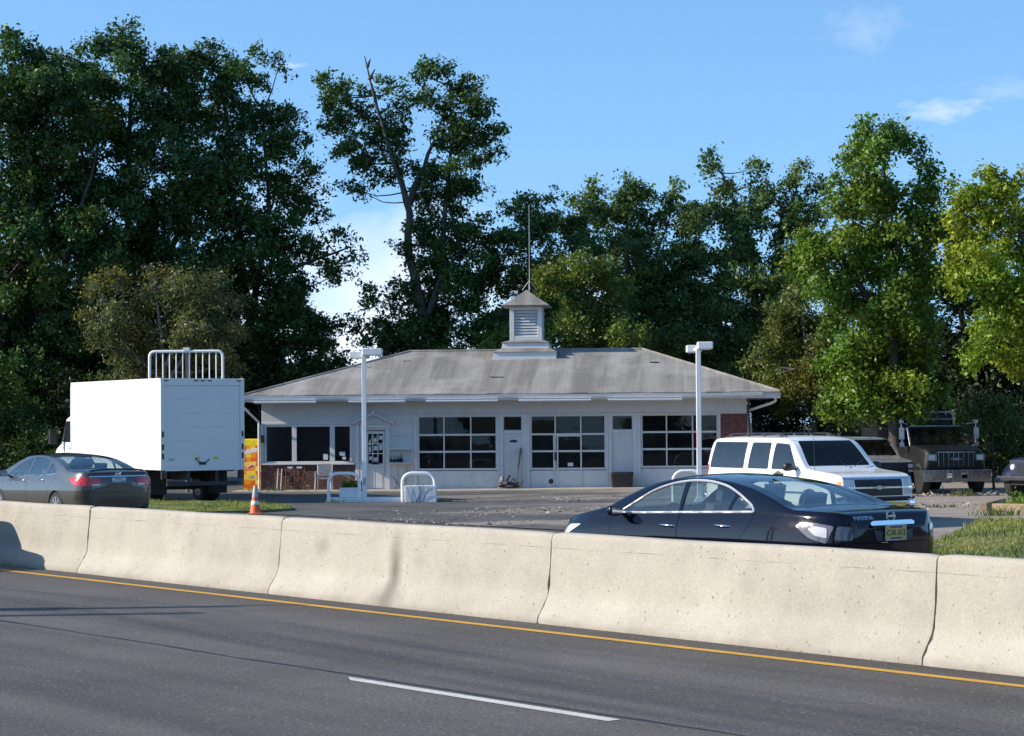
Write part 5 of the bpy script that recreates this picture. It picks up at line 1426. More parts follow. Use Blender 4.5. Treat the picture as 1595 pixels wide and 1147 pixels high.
def lamp(px, Y, zt, label, hw=.29, k=.92):
    q = at(px, 600, Y); t = thing('street_lamp', label, 'lamp post', (q.x, q.y, ZI(q)), 0, 'twin headed forecourt lamp posts')
    H_ = zt - ZI(q)
    b = MB(); b.box((-.066, -.066, 0), (.066, .066, H_)); b.build('pole', M['white_metal'], t, bevel=.012)
    b = MB(); b.box((-.16, -.16, 0), (.16, .16, .03)); b.box((-.11, -.11, .03), (.11, .11, .12)); b.build('base_plate', M['white_metal'], t, bevel=.01)
    for (dx, dy, dz) in ((.30, -.25, -.10), (-.16, .42, -.17)):
        b = MB(); dx = dx * k; b.box((dx - hw, dy - hw, H_ + dz), (dx + hw, dy + hw, H_ + dz + .20)); hd_ = b.build('lamp_head', M['white_metal'], t, bevel=.02)
        b = MB(); b.box((dx - hw + .05, dy - hw + .05, H_ + dz - .012), (dx + hw - .05, dy + hw - .05, H_ + dz - .001)); b.build('lamp_lens', M['clear_lens'], hd_)
    b = MB(); b.bar((0, -.05, H_ - .06), (.1, -.2, H_ - .06), .07, .07); b.bar((0, .05, H_ - .09), (-.08, .2, H_ - .09), .07, .07); b.build('lamp_arm', M['white_metal'], t)
    b = MB(); b.box((-.070, -.05, 1.5), (-.0665, .05, 2.0)); b.build('red_tape', M['red_tape'], t)
    b = MB(); b.box((-.045, -.074, .5), (.045, -.0665, .72)); b.build('access_cover', M['galv'], t, bevel=.003)
    return t
M['red_tape'] = pm('red_tape', (.55, .03, .03), .5)
lamp(567, 66.5, at(567, 549, 66.5).z, 'white twin headed lamp post on the kerb island left of the door bays')
lamp(1088, 62.0, at(1088, 539, 62.0).z, 'white twin headed lamp post in front of the rightmost garage door', .21, .55)

# traffic cone
q = at(397.5, 800, 57.4); t = thing('traffic_cone', 'orange traffic cone with a white reflective band on the road edge by the grass', 'cone', (q.x, q.y, .05))
M['cone'] = pm('cone_orange', (.75, .13, .025), .55, var=.1, dirt=.25); M['cone_grey'] = pm('cone_grey', (.42, .41, .4), .6, var=.15); M['cone_band'] = pm('cone_band', (.7, .7, .68), .5)
b = MB(); b.box((-.19, -.19, 0), (.19, .19, .035)); b.build('cone_base', M['cone'], t, bevel=.015)
b = MB(); b.lathe([(.145, .035), (.14, .05), (.115, .22), (.112, .225), (.08, .43), (.045, .66), (.034, .74), (.028, .745), (0, .745)], (0, 0, 0), 'z', 24); b.build('cone_body', M['cone'], t, smooth_ang=40)
b = MB(); b.lathe([(.1115, .25), (.1125, .251), (.0985, .345), (.0975, .346)], (0, 0, 0), 'z', 24); b.build('reflective_band', M['cone_band'], t, smooth_ang=40)
b = MB(); b.lathe([(.083, .44), (.084, .441), (.036, .738), (.035, .739)], (0, 0, 0), 'z', 24); b.build('reflective_collar', M['cone_grey'], t, smooth_ang=40)

# snack machine standing past the office corner
def snack_mat():
    m, nt, p = base_mat('machine_print')
    tc = nt.new('ShaderNodeTexCoord').outputs['Object']
    v = nt.new('ShaderNodeTexVoronoi'); v.inputs['Scale'].default_value = 6.5; v.inputs['Randomness'].default_value = .35; nt.link(tc, v.inputs['Vector'])
    sp = nt.new('ShaderNodeSeparateColor'); nt.link(v.outputs['Color'], sp.inputs[0])
    c = nt.mix(nt.ramp(sp.outputs[0], [(.35, 0), (.4, 1)]), (.85, .30, .015), (.75, .13, .012)); c = nt.mix(nt.ramp(sp.outputs[1], [(.75, 0), (.8, 1)]), c, (.85, .6, .08))
    nt.link(c, p.inputs['Base Color']); p.inputs['Roughness'].default_value = .35; return m
q = at(383, 765, 78.3); t = thing('vending_machine', 'yellow and orange snack vending machine standing at the left corner of the building', 'vending machine', (q.x + .46, q.y, 0), R(-4))
M['machine_yellow'] = pm('machine_yellow', (.8, .62, .02), .35, dirt=.1)
b = MB(); b.box((-.46, -.4, .05), (.46, .4, 1.84)); b.box((-.42, -.36, 0), (.42, .36, .05)); b.build('cabinet', M['machine_yellow'], t, bevel=.02)
b = MB(); b.box((-.455, -.408, .12), (.455, -.4005, 1.60)); b.build('printed_front', snack_mat(), t)
b = MB(); b.box((-.44, -.412, 1.6), (.44, -.4005, 1.80)); b.build('header_panel', M['machine_yellow'], t, bevel=.005)
M['print_red'] = pm('print_red', (.6, .05, .03), .4); M['print_white'] = pm('print_white', (.7, .68, .66), .4)
def lozenge(cx, cz, w, h, rot, mat, name):
    b = MB(); ca, sa = math.cos(rot), math.sin(rot); P = []
    for a in np.linspace(0, 2 * math.pi, 20, endpoint=False):
        u, v = w * math.copysign(abs(math.cos(a)) ** .7, math.cos(a)), h * math.copysign(abs(math.sin(a)) ** .7, math.sin(a)); P.append((cx + u * ca - v * sa, cz + u * sa + v * ca))
    y = -.41 if mat is not M['print_red'] else -.413
    b.prism(P, y - .003, y, 'y'); return b.build(name, mat, t)
lozenge(-.2, 1.42, .24, .075, R(14), M['print_white'], 'printed_logo'); lozenge(-.2, .86, .15, .07, R(24), M['print_white'], 'printed_logo'); lozenge(-.2, .86, .12, .045, R(24), M['print_red'], 'printed_logo')
lozenge(-.16, .50, .17, .12, 0, M['machine_yellow'], 'printed_logo'); lozenge(-.16, .50, .12, .06, R(8), M['print_white'], 'printed_logo')

# barred frame on a post behind the truck
q = at(290, 570, 76.5); t = thing('sign_frame', 'white barred metal frame on a timber post rising behind the box truck', 'frame', (q.x, q.y, -.05), R(-3))
zt = at(290, 547.5, 76.5).z + .05; zb = at(290, 594, 76.5).z; hw = 57.5 / 3450 * 76.5
b = MB(); ring = [(x, 0, zz) for x, zz in rpoly([(-hw, zb), (hw, zb), (hw, zt), (-hw, zt)], .2, 6)]; b.tube(ring + [ring[0]], .05, 8, False); b.build('outer_rail', M['white_metal'], t, smooth_ang=60)
for x in np.linspace(-hw, hw, 12)[1:-1]:
    b = MB(); b.tube([(x, 0, zb), (x, 0, zt)], .022, 6); b.build('rail_bar', M['white_metal'], t, smooth_ang=60)
b = MB(); b.tube([(0.02, .09, 0), (0.02, .09, zt + .08)], .07, 8); b.build('post', M['wood_grey'], t, smooth_ang=60)
b = MB(); b.box((-.1, -.06, zt + .03), (.12, .1, zt + .13)); b.build('post_cap', M['white_metal'], t)

# things along the walls
def wallp(px, py, off):
    """world point on a line off metres in front of the station's front wall"""
    a = at(px, py, 75.0); n = Matrix.Rotation(BT, 3, 'Z') @ Vector((0, 1, 0)); o = Vector((0, 0, CAMH)); d = a - o
    t_ = ((BO - n * off) - o).dot(n) / d.dot(n); return o + d * t_
def stand(name, label, cat, px, off, z=None):
    p = wallp(px, 765, off); lx = (Matrix.Rotation(-BT, 3, 'Z') @ (p - BO)).x
    return thing(name, label, cat, (p.x, p.y, (.045 + .07 * smooth(-4, 9, lx) + .052) if z is None else z), BT)
for px, lab in ((431, 'left one of two thin white stakes leaning on the brick wall'), (437, 'right one of two thin white stakes leaning on the brick wall')):
    t = stand('stake', lab, 'stake', px, .22); b = MB(); b.bar((0, 0, 0), (.02, .17, .72), .035, .025); b.build('shaft', M['white_metal'], t)
t = stand('plant_stand', 'rusty wrought iron plant stand against the brick wall under the office window', 'plant stand', 461, .4)
b = MB(); rnd = random.Random(8)
for x in (-.36, -.05, .3):
    b.tube([(x, -.1, 0), (x + .03, -.05, .35), (x, 0, .78)], .014, 5); b.tube([(x, .12, 0), (x, .1, .4), (x, 0, .78)], .014, 5)
for zz in (.18, .45, .66): b.tube([(-.38, -.08, zz), (-.1, -.12, zz + .05), (.32, -.08, zz)], .012, 5); b.tube([(-.38, .1, zz), (.32, .1, zz)], .012, 5)
b.build('iron_frame', M['rust'], t)
b = MB()
for x, zz, w in ((-.22, .19, .26), (.15, .46, .3), (.1, .19, .22)): b.box((x - w / 2, -.1, zz), (x + w / 2, .1, zz + .03)); b.lathe([(.05, zz + .03), (.09, zz + .16), (.085, zz + .17), (0, zz + .15)], (x, 0, 0), 'z', 10)
b.build('clay_pots', M['rust'], t, smooth_ang=40); b = MB()
for x in (-.2, .12): b.box((x - .09, -.02, .74), (x + .09, .02, .80))
b.build('name_tag', M['print_white'], t)
t = stand('garden_chair', 'white metal garden chair with a solid back beside the brick wall', 'chair', 505, .5)
b = MB(); b.box((-.23, .16, .46), (.23, .19, .84)); b.build('backrest', M['galv'], t, bevel=.015)
b = MB(); b.box((-.25, -.25, .38), (.25, .2, .42)); b.build('seat', M['galv'], t, bevel=.015)
for sx in (-1, 1):
    b = MB(); b.tube([(sx * .26, .22, 0), (sx * .25, .18, .42), (sx * .25, .175, .86)], .017, 6); b.build('leg', M['white_metal'], t, smooth_ang=50)
    b = MB(); b.tube([(sx * .28, -.27, 0), (sx * .26, -.24, .4)], .017, 6); b.build('leg', M['white_metal'], t, smooth_ang=50)
    b = MB(); b.tube([(sx * .26, -.26, .4), (sx * .27, -.24, .62), (sx * .26, .17, .64)], .015, 6); b.build('armrest', M['white_metal'], t, smooth_ang=50)
# shelf things
rnd = random.Random(21)
for i, x in enumerate((-3.90, -3.78, -3.66, -3.55)):
    p = bw(x, -.17, 1.017); b = MB(); h_ = rnd.uniform(.12, .2); b.lathe([(.045, 0), (.06, h_ * .8), (.062, h_ * .82), (.05, h_ * .8), (0, h_ * .78)], (0, 0, 0), 'z', 12)
    o = b.build('flower_pot', M['dark_metal'], smooth_ang=40); o.location = p; tag(o, 'small dark flower pot standing in a row on the lower wall shelf', 'pot', 'dark pots on the wall shelf beside the door')
    bb = MB()
    for k in range(9): bb.tube([(0, 0, h_ * .75), (rnd.uniform(-.06, .06), rnd.uniform(-.05, .05), h_ + rnd.uniform(.02, .12))], [.006, .003], 4)
    bb.build('dry_stems', M['dark'], o)
p = bw(-3.93, -.12, 1.3); 
o = thing('dead_creeper', 'dead creeper with bare dark stems climbing the wall below the shelves', 'plant', bw(-3.6, -.03, .1), BT)
twigs('stems', (0, 0, 0), .25, .95, 7, M['dark_metal'], o, 9)
# plank, rubbish, bin and leaning boards
t = stand('plank', 'weathered grey plank leaning upright against the narrow white panel door', 'plank', 803, .42); b = MB(); b.bar((0, 0, .0), (.16, .40, 1.36), .19, .04, (1, .0, 0)); b.build('board', M['wood_grey'], t)
t = stand('scrap_heap', 'heap of dark scrap metal at the foot of the narrow panel door', 'scrap', 795, .4)
b = MB(); rnd = random.Random(31)
for i in range(16):
    a = rnd.uniform(0, 6.28); c = Vector((rnd.uniform(-.36, .34), rnd.uniform(-.15, .2), rnd.uniform(.03, .22))); d_ = Vector((math.cos(a), math.sin(a) * .5, rnd.uniform(-.2, .5))) * rnd.uniform(.1, .28); b.bar(c - d_ * .5, c + d_, rnd.uniform(.03, .1), rnd.uniform(.02, .06))
b.bar((-.25, 0, .05), (-.02, .1, .46), .05, .05); b.bar((-.36, 0, 0), (-.3, .1, .4), .12, .05); b.tube([(-.4 + .0, .0, .1), (-.1, -.1, .2), (.3, -.05, .12)], .06, 8)
b.build('scrap_pieces', M['dark_metal'], t)
t = stand('rubbish_bin', 'low black plastic bin standing between the middle and right garage doors', 'bin', 969, .45)
b = MB(); rows = []
for zz, s_ in ((0, .9), (.04, .92), (.40, 1.0), (.44, 1.03), (.50, 1.03), (.52, .98)): rows.append([(x * s_, y * s_, zz) for x, y in rpoly([(-.37, -.25), (.37, -.25), (.37, .25), (-.37, .25)], .08, 4)])
b.rings(rows); b.build('bin_body', M['black_plastic'], t, smooth_ang=40)
t = thing('leaning_board', 'pale board leaning on the dark side wall by the brick pier', 'board', bw(8.62, .6, .15), BT); b = MB(); b.bar((0, 0, 0), (-.3, .1, 2.35), .3, .05, (1, 0, 0)); b.build('board', M['white_paint'], t)
t = thing('leaning_pole', 'thin dark pole leaning on the corner of the brick pier', 'pole', bw(8.42, -.25, .1), BT); b = MB(); b.tube([(0, 0, 0), (-.16, .2, 2.9)], .025, 6); b.build('shaft', M['dark_metal'], t)

# raised timber bed at the right edge
for (pa, pb, Y0, Y1, lab) in (((1532, 803), (1562, 793), 52.6, 55.2, 'short landscaping timber running back from the grass'), ((1548, 806), (1612, 810), 52.2, 51.4, 'long front landscaping timber of the raised bed, at the grass edge'), ((1590, 813), (1625, 812), 50.6, 50.4, 'lowest landscaping timber, nearest the camera at the right edge')):
    a, c = at(*pa, Y0), at(*pb, Y1); b = MB(); za, zc = zlot(a.x, a.y) + .11, zlot(c.x, c.y) + .11
    b.bar((0, 0, 0), Vector((c.x - a.x, c.y - a.y, zc - za)), .17, .20); o = b.build('landscape_timber', M['wood'], bevel=.015); o.location = (a.x, a.y, za); tag(o, lab, 'timber', 'timbers edging the raised bed')

# roadside pole and passing vehicle just outside the left edge: their shadows cross the picture
q = Vector((-21.5, 27.75, 0)); t = thing('utility_pole', 'unseen utility pole with lamp arm and wires beyond left edge, doubled to widen its shadow', 'utility pole', q)
b = MB(); b.tube([(0, 0, -.2), (0, 0, 9.5)], [.19, .13], 10); b.build('pole', M['bark'], t, smooth_ang=50)
b = MB(); b.tube([(.0, -.95, -.2), (.0, -.95, 9.3)], [.19, .13], 10); b.build('pole', M['bark'], t, smooth_ang=50)  # second, unseen pole added to widen the shadow streak on the road
for q0, q1 in (((0, 0, 5.0), (0, -.95, 7.6)), ((0, 0, 7.6), (0, -.95, 5.0))):
    b = MB(); b.bar(q0, q1, .08, .1); b.build('brace', M['wood_grey'], t)
b = MB(); b.tube([(0, .05, 8.0), (1.2, .2, 8.5), (2.2, .3, 8.6), (2.6, .33, 8.57)], .05, 8); b.build('lamp_arm', M['galv'], t, smooth_ang=50)  # unseen arm added along the shadow direction to feed the same streak
b = MB(); b.lathe([(0, 0), (.24, .02), (.26, .9), (0, 1.0)], (.3, .03, 7.2), 'z', 14); b.build('transformer', M['galv'], t, smooth_ang=40)
for y, zz in ((-.12, 9.3), (.12, 8.4), (-.95, 9.1)):
    b = MB(); pts = []
    for k in range(25):
        u = k / 24 * 2 - 1; pts.append(Vector((0, y, zz - .9 * (1 - (2 * abs(u) - 1) ** 2))) + DV * (u * 40))
    b.tube(pts, .014, 4); b.build('wire', M['dark'], t)
o = copy_tree(ssuv); q = road(-37.2, 14.45); o.location = (q.x, q.y, .005); o.rotation_euler = (0, 0, -RA); o['label'] = 'silver sport utility vehicle on the near carriageway just beyond the left edge'
# ------------------------------------------------------------------ foliage
def arr_mesh(name, verts, k, mat, parent=None):
    """verts: (N*k,3) array, every k of them one face"""
    n = len(verts) // k
    me = bpy.data.meshes.new(name)
    me.vertices.add(n * k); me.vertices.foreach_set('co', verts.astype(np.float32).ravel())
    me.loops.add(n * k); me.loops.foreach_set('vertex_index', np.arange(n * k, dtype=np.int32))
    me.polygons.add(n); me.polygons.foreach_set('loop_start', np.arange(0, n * k, k, dtype=np.int32)); me.polygons.foreach_set('loop_total', np.full(n, k, dtype=np.int32))
    me.materials.append(mat); me.update(calc_edges=True)
    o = bpy.data.objects.new(name, me); COL.objects.link(o)
    if parent is not None: o.parent = parent
    return o

def unit(a): return a / np.maximum(np.linalg.norm(a, axis=1, keepdims=True), 1e-9)
def leaves(C, out, size, rg, droop=.25, wide=.55):
    """one leaf (a folded rhombus) at every point of C"""
    n = len(C)
    nrm = unit(rg.normal(size=(n, 3)) * .75 + np.array([0, 0, .55]) + out * .45)
    d = unit(np.cross(nrm, rg.normal(size=(n, 3)))); d[:, 2] -= droop; d = unit(d)
    s = unit(np.cross(d, nrm)); up = np.cross(s, d)
    L = size * np.clip(np.exp(rg.normal(-.05, .38, (n, 1))), .4, 2.0); Wd = L * wide
    a = C - d * L * .5; b = C + s * Wd * .5 + up * L * .10 - d * L * .04; c = C + d * L * .5 - up * L * .06; e = C - s * Wd * .5 + up * L * .10 - d * L * .04
    return np.stack([a, b, c, e], 1).reshape(-1, 3)

def tree(name, label, Y, lobes, trunk, mat, leaf=0.136, k=50, seed=1, spread=.9, group=None, cat='tree', bark=M['bark'], limbs=True, per=36, sig=.25, tr=.2, base=None, bare=None, sub=5):
    """lobes: (px, py, r_px[, density]); trunk: list of px paths ground-up. Everything is built at its own depth and real size."""
    rg = np.random.default_rng(seed); rnd = random.Random(seed)
    g0 = at(*trunk[0][0], Y); z0 = -.1
    root = thing(name, label, cat, (g0.x, g0.y, z0), 0, group); O = Vector(root.location)
    T = MB(); paths = []
    for ti, tp in enumerate(trunk):
        pts = []
        for i, (px, py) in enumerate(tp):
            p = at(px, py, Y + (0 if ti == 0 else rnd.uniform(-1, 1) * .5)) - O
            if i == 0 and ti == 0: p.z = 0
            pts.append(p)
        fine = []
        for i in range(len(pts) - 1):
            for j in range(4):
                u = j / 4; q = pts[i].lerp(pts[i + 1], u)
                if i + j > 0: q += Vector((rnd.uniform(-.05, .05), rnd.uniform(-.05, .05), 0))
                fine.append(q)
        fine.append(pts[-1]); n = len(fine); r0 = tr if ti == 0 else tr * .6
        T.tube(fine, [r0 * (1 - .82 * i / (n - 1)) for i in range(n)], 8); paths += fine
    if bare:
        for bp in bare:
            pts = [at(px, py, Y - 1.3) - O for px, py in bp]; T.tube(pts, [.085 * (1 - .75 * i / (len(pts) - 1)) for i in range(len(pts))], 6)
    V = []
    for lb in lobes:
        px, py, rp = lb[:3]; dens = (lb[3] if len(lb) > 3 else 1) * (1 + .55 * smooth(260, 460, py))
        yj = rg.uniform(-1, 1) * spread * rp * Y / 3450
        c = at(px, py, Y + yj) - O; r = rp * Y / 3450
        ncl = max(6, int(k * r * r * dens))
        nb = max(3, int(5.5 * r * r + 4)); bd = unit(rg.normal(size=(nb, 3))); bc = bd * r * rg.uniform(.45, 1.05, (nb, 1))
        bi = rg.integers(0, nb, ncl); rb = np.clip(r * .42, .22, .62) * rg.uniform(.7, 1.25, (nb, 1))
        dirs = unit(bd[bi] * .9 + rg.normal(size=(ncl, 3)) * .7)
        cc = np.array(c) + bc[bi] * np.array([1, 1, .9]) + unit(rg.normal(size=(ncl, 3))) * rb[bi] * rg.uniform(0, 1, (ncl, 1)) ** .4 * np.array([1, 1, .62])
        sp = (rg.random(ncl) < .07) & (dirs[:, 2] > -.1); cc[sp] += dirs[sp] * r * rg.uniform(.15, .4, (int(sp.sum()), 1))     # sprigs that break the outline
        m = rg.integers(int(per * .5), int(per * 1.5), ncl)
        idx = np.repeat(np.arange(ncl), m)
        tw = unit(dirs + rg.normal(size=(ncl, 3)) * .6 + np.array([0, 0, .15]))
        u = rg.uniform(-1, 1, (len(idx), 1))
        P = cc[idx] + tw[idx] * u * sig * 1.5 + rg.normal(size=(len(idx), 3)) * sig * np.array([.55, .55, .42]); P[:, 2] -= (u[:, 0] ** 2) * sig * .5
        V.append(leaves(P, dirs[idx], leaf, rg))
        if limbs:
            low = [p for p in paths if p.z < c.z - r * .2] or [paths[0]]
            s = min(low, key=lambda p: (p - c).length + max(0, (p.z - c.z)) * 2)
            mid = s.lerp(c, .55) + Vector((0, 0, -.12 * (c - s).length))
            br = min(.085, .02 + .02 * r * 1.5); T.tube([s, s.lerp(mid, .5) + Vector((0, 0, -.04)), mid, c], [br, br * .85, br * .7, br * .4], 6)
            for q in rg.choice(ncl, min(sub, ncl), replace=False):
                e = Vector(cc[q]); mm = c.lerp(e, .5) + Vector((rnd.uniform(-.1, .1), rnd.uniform(-.1, .1), .08)); T.tube([c, mm, e], [br * .45, br * .3, .008], 4)
    T.build('trunk', bark, root, smooth_ang=60)
    arr_mesh('crown', np.concatenate(V), 4, mat, root)
    return root

M['leaf_maple'] = leaf_mat('leaf_maple', (.026, .06, .016), (.085, .145, .034), .22)
M['leaf_blue'] = leaf_mat('leaf_blue', (.048, .095, .028), (.14, .205, .058), .27)
M['leaf_bright'] = leaf_mat('leaf_bright', (.075, .135, .014), (.17, .245, .03), .25)
M['leaf_yellow'] = leaf_mat('leaf_yellow', (.15, .21, .014), (.32, .36, .035), .25)
M['leaf_olive'] = leaf_mat('leaf_olive', (.06, .068, .022), (.19, .175, .075), .35)
M['leaf_rust'] = leaf_mat('leaf_rust', (.07, .09, .018), (.19, .185, .045), .3)
M['leaf_mid'] = leaf_mat('leaf_mid', (.07, .11, .02), (.17, .21, .045), .3)
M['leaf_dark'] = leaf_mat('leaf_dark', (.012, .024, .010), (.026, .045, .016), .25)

GL = 'tall trees massed behind the box truck'
tA = tree('maple_tree', 'tall dense maple running out of the left edge of the photo', 88,
     [(35, 95, 48), (15, 150, 70), (70, 140, 60), (-30, 190, 85), (40, 240, 90), (100, 210, 75), (0, 320, 95), (85, 310, 90), (30, 410, 95), (110, 400, 85), (-30, 480, 90), (60, 500, 90), (120, 490, 70), (0, 580, 90), (90, 590, 80), (40, 650, 70), (-40, 620, 80), (130, 640, 60), (28, 55, 22, .8)],
     [[(60, 720), (64, 500), (50, 320), (40, 130)], [(64, 520), (110, 380), (150, 240)]], M['leaf_maple'], leaf=0.152, seed=11, tr=.32, group=GL)
tB = tree('maple_tree', 'tall broad maple in the middle of the tree mass behind the box truck', 90,
     [(175, 95, 50), (225, 95, 48), (130, 130, 55), (250, 135, 58), (190, 180, 75), (290, 180, 60), (150, 250, 80), (250, 260, 85), (310, 270, 60), (180, 340, 85), (280, 350, 75), (200, 430, 85), (290, 440, 70), (160, 510, 75), (250, 530, 80), (200, 610, 80), (280, 610, 70), (160, 640, 60), (110, 90, 30, .8), (205, 60, 25, .7)],
     [[(215, 720), (210, 520), (200, 340), (205, 110)], [(211, 500), (150, 320), (120, 200)], [(211, 520), (290, 330), (275, 170)]], M['leaf_maple'], leaf=0.152, seed=12, tr=.3, group=GL)
tC = tree('maple_tree', 'tall ragged maple beside the sky gap, thin branches at its right side', 91,
     [(330, 110, 40), (290, 100, 34), (385, 130, 42), (340, 170, 55), (410, 175, 46), (385, 230, 60), (440, 230, 40), (350, 290, 65), (430, 300, 55), (475, 250, 26, .7), (480, 300, 28, .7), (390, 370, 65), (455, 370, 42, .8), (340, 420, 65), (420, 440, 58), (490, 340, 20, .5), (500, 400, 32, .5), (535, 375, 24, .35), (545, 400, 18, .3), (470, 470, 48, .8), (520, 430, 26, .4), (370, 510, 65), (450, 530, 55), (505, 520, 34, .8), (520, 555, 26, .8), (400, 590, 65), (480, 590, 45), (340, 600, 60), (435, 100, 20, .5), (330, 70, 20, .6), (390, 90, 22, .6), (450, 180, 18, .6)],
     [[(400, 720), (395, 540), (370, 360), (345, 130)], [(396, 520), (450, 420), (545, 385)], [(392, 500), (420, 330), (410, 170)]], M['leaf_maple'], leaf=0.144, seed=13, tr=.27, group=GL)
tree('maple_tree', 'tall split maple with a bare dead leader, alone against the sky left of the cupola', 92,
     [(520, 140, 30, .9), (548, 165, 34), (525, 195, 28, .8), (556, 132, 22, .8), (612, 140, 22, .8), (560, 205, 38), (600, 190, 32), (625, 165, 20, .8), (545, 240, 28), (585, 240, 34), (620, 225, 24), (548, 292, 15, .7), (566, 300, 11, .7), (500, 128, 12, .6), (612, 262, 24, .8), (640, 250, 22, .7), (590, 275, 22, .6),
      (668, 118, 26), (695, 105, 20, .8), (690, 150, 30), (660, 155, 20, .8), (735, 135, 24, .9), (745, 165, 28), (715, 190, 36), (755, 205, 28), (690, 215, 30), (735, 235, 36), (765, 235, 18, .8), (700, 265, 40), (670, 275, 24), (745, 285, 26), (720, 310, 32), (680, 320, 34), (650, 305, 20, .8), (735, 345, 26), (700, 360, 42), (660, 370, 22, .8), (740, 380, 22, .8), (715, 410, 44), (680, 430, 36), (750, 430, 30), (700, 470, 46), (735, 490, 42), (670, 505, 40), (640, 510, 32), (605, 505, 28, .8), (580, 465, 22, .7), (590, 530, 32), (630, 545, 36), (690, 550, 40), (560, 500, 18, .7), (612, 470, 20, .6), (640, 352, 20, .7), (632, 390, 18, .7), (655, 400, 22, .8), (645, 440, 20, .8), (650, 470, 22, .8), (740, 545, 34), (615, 455, 15, .5)],
     [[(672, 720), (668, 540), (655, 470), (638, 400), (636, 330), (622, 270), (598, 205), (578, 130)], [(664, 500), (690, 430), (692, 330), (705, 220), (700, 130)], [(637, 320), (660, 260), (690, 180)]], M['leaf_maple'], leaf=0.148, k=40, seed=14, tr=.27, bark=M['bark'], bare=[[(636, 320), (615, 262), (598, 205), (582, 150), (572, 105), (568, 88)], [(572, 105), (577, 92)], [(575, 125), (584, 108)]], sub=4)

GR = 'trees in the row behind the service station'
tree('linden_tree', 'dark green tree directly behind the cupola and antenna mast', 93,
     [(805, 330, 30), (825, 315, 18, .7), (785, 375, 28), (830, 370, 38), (790, 420, 30), (850, 345, 30), (770, 395, 20, .6), (840, 420, 40), (790, 455, 25, .5), (860, 300, 14, .5), (820, 460, 30, .7), (800, 500, 30, .7), (770, 530, 26), (850, 500, 44), (800, 550, 34)],
     [[(830, 700), (832, 520), (825, 400), (815, 330)]], M['leaf_blue'], leaf=0.144, seed=15, tr=.2, group=GR)
tree('linden_tree', 'broad rounded tree behind the middle of the grey roof', 95,
     [(905, 335, 38), (950, 320, 36), (985, 310, 34), (925, 300, 20, .7), (1030, 330, 40), (1065, 340, 32), (890, 390, 46), (960, 380, 56), (1030, 395, 52), (1080, 400, 40), (900, 450, 52), (970, 460, 58), (1050, 465, 58), (890, 520, 55), (960, 540, 60), (1040, 540, 60), (1090, 500, 40), (975, 285, 14, .6), (1050, 300, 18, .6)],
     [[(980, 700), (980, 520), (975, 330)], [(980, 520), (1040, 350)], [(980, 520), (910, 350)]], M['leaf_blue'], leaf=0.144, seed=16, tr=.25, group=GR)
tree('young_maple', 'lighter green bushy maple just right of the cupola, in front of the darker row', 88,
     [(880, 425, 34), (920, 420, 30), (855, 445, 24), (950, 445, 30), (890, 470, 36), (935, 480, 38), (880, 515, 34), (925, 530, 38), (975, 520, 34)],
     [[(915, 700), (912, 520), (905, 430)]], M['leaf_mid'], leaf=0.136, seed=17, tr=.14, group=GR)
tree('poplar_tree', 'tall spiky topped tree behind the right end of the roof', 94,
     [(1115, 260, 18, .9), (1125, 290, 26), (1185, 275, 20, .8), (1200, 300, 28), (1240, 275, 22, .8), (1265, 290, 22, .8), (1150, 320, 36), (1215, 335, 38), (1265, 330, 28), (1110, 340, 30), (1165, 375, 48), (1235, 380, 46), (1120, 420, 50), (1190, 440, 56), (1255, 430, 40), (1140, 500, 58), (1210, 510, 58), (1120, 570, 55), (1190, 580, 60), (1250, 560, 50), (1105, 240, 9, .6), (1183, 253, 9, .6), (1250, 255, 9, .6)],
     [[(1180, 720), (1180, 520), (1170, 380), (1125, 270)], [(1180, 500), (1215, 380), (1245, 280)]], M['leaf_blue'], leaf=0.144, seed=18, tr=.26, group=GR)
tree('ash_tree', 'tall sunlit bright green ash right of the station, tallest on the right side', 66,
     [(1360, 210, 22, .9), (1405, 215, 22, .9), (1335, 245, 34), (1385, 245, 40), (1440, 240, 20, .8), (1325, 285, 38), (1375, 295, 48), (1430, 285, 34), (1450, 310, 20, .8), (1310, 325, 26, .8), (1365, 345, 50), (1420, 350, 42), (1340, 395, 44), (1395, 405, 52), (1345, 628, 40, 1.6), (1380, 622, 30, 1.6), (1310, 615, 36, 1.6), (1300, 385, 40), (1265, 395, 28), (1245, 410, 24), (1280, 430, 42), (1330, 450, 50), (1400, 470, 54), (1350, 515, 56), (1410, 540, 52), (1330, 580, 50), (1380, 600, 56), (1430, 610, 46), (1350, 190, 8, .6), (1395, 192, 8, .6)],
     [[(1395, 745), (1392, 560), (1385, 400), (1375, 220)], [(1390, 520), (1310, 400), (1260, 405)], [(1388, 430), (1425, 300)]], M['leaf_bright'], leaf=0.124, k=80, seed=19, tr=.22)
tree('locust_tree', 'yellow green locust at the right edge overhanging the old dump truck', 63,
     [(1500, 300, 21), (1530, 295, 28), (1565, 310, 29), (1500, 335, 26), (1545, 345, 36), (1595, 345, 31), (1510, 375, 22, .8), (1590, 390, 34), (1540, 400, 36), (1500, 415, 28), (1480, 425, 15, .8), (1560, 445, 38), (1510, 450, 26), (1600, 450, 34), (1545, 495, 33), (1590, 510, 38), (1530, 540, 26), (1565, 550, 31), (1600, 570, 34), (1610, 290, 31), (1640, 350, 43), (1640, 450, 52), (1545, 270, 10, .6)],
     [[(1640, 770), (1636, 560), (1610, 420), (1570, 320)], [(1630, 520), (1560, 430), (1505, 420)], [(1632, 560), (1575, 540)]], M['leaf_yellow'], leaf=0.120, k=85, seed=20, tr=.2)
GB = 'dark trees at the right behind the old dump truck'
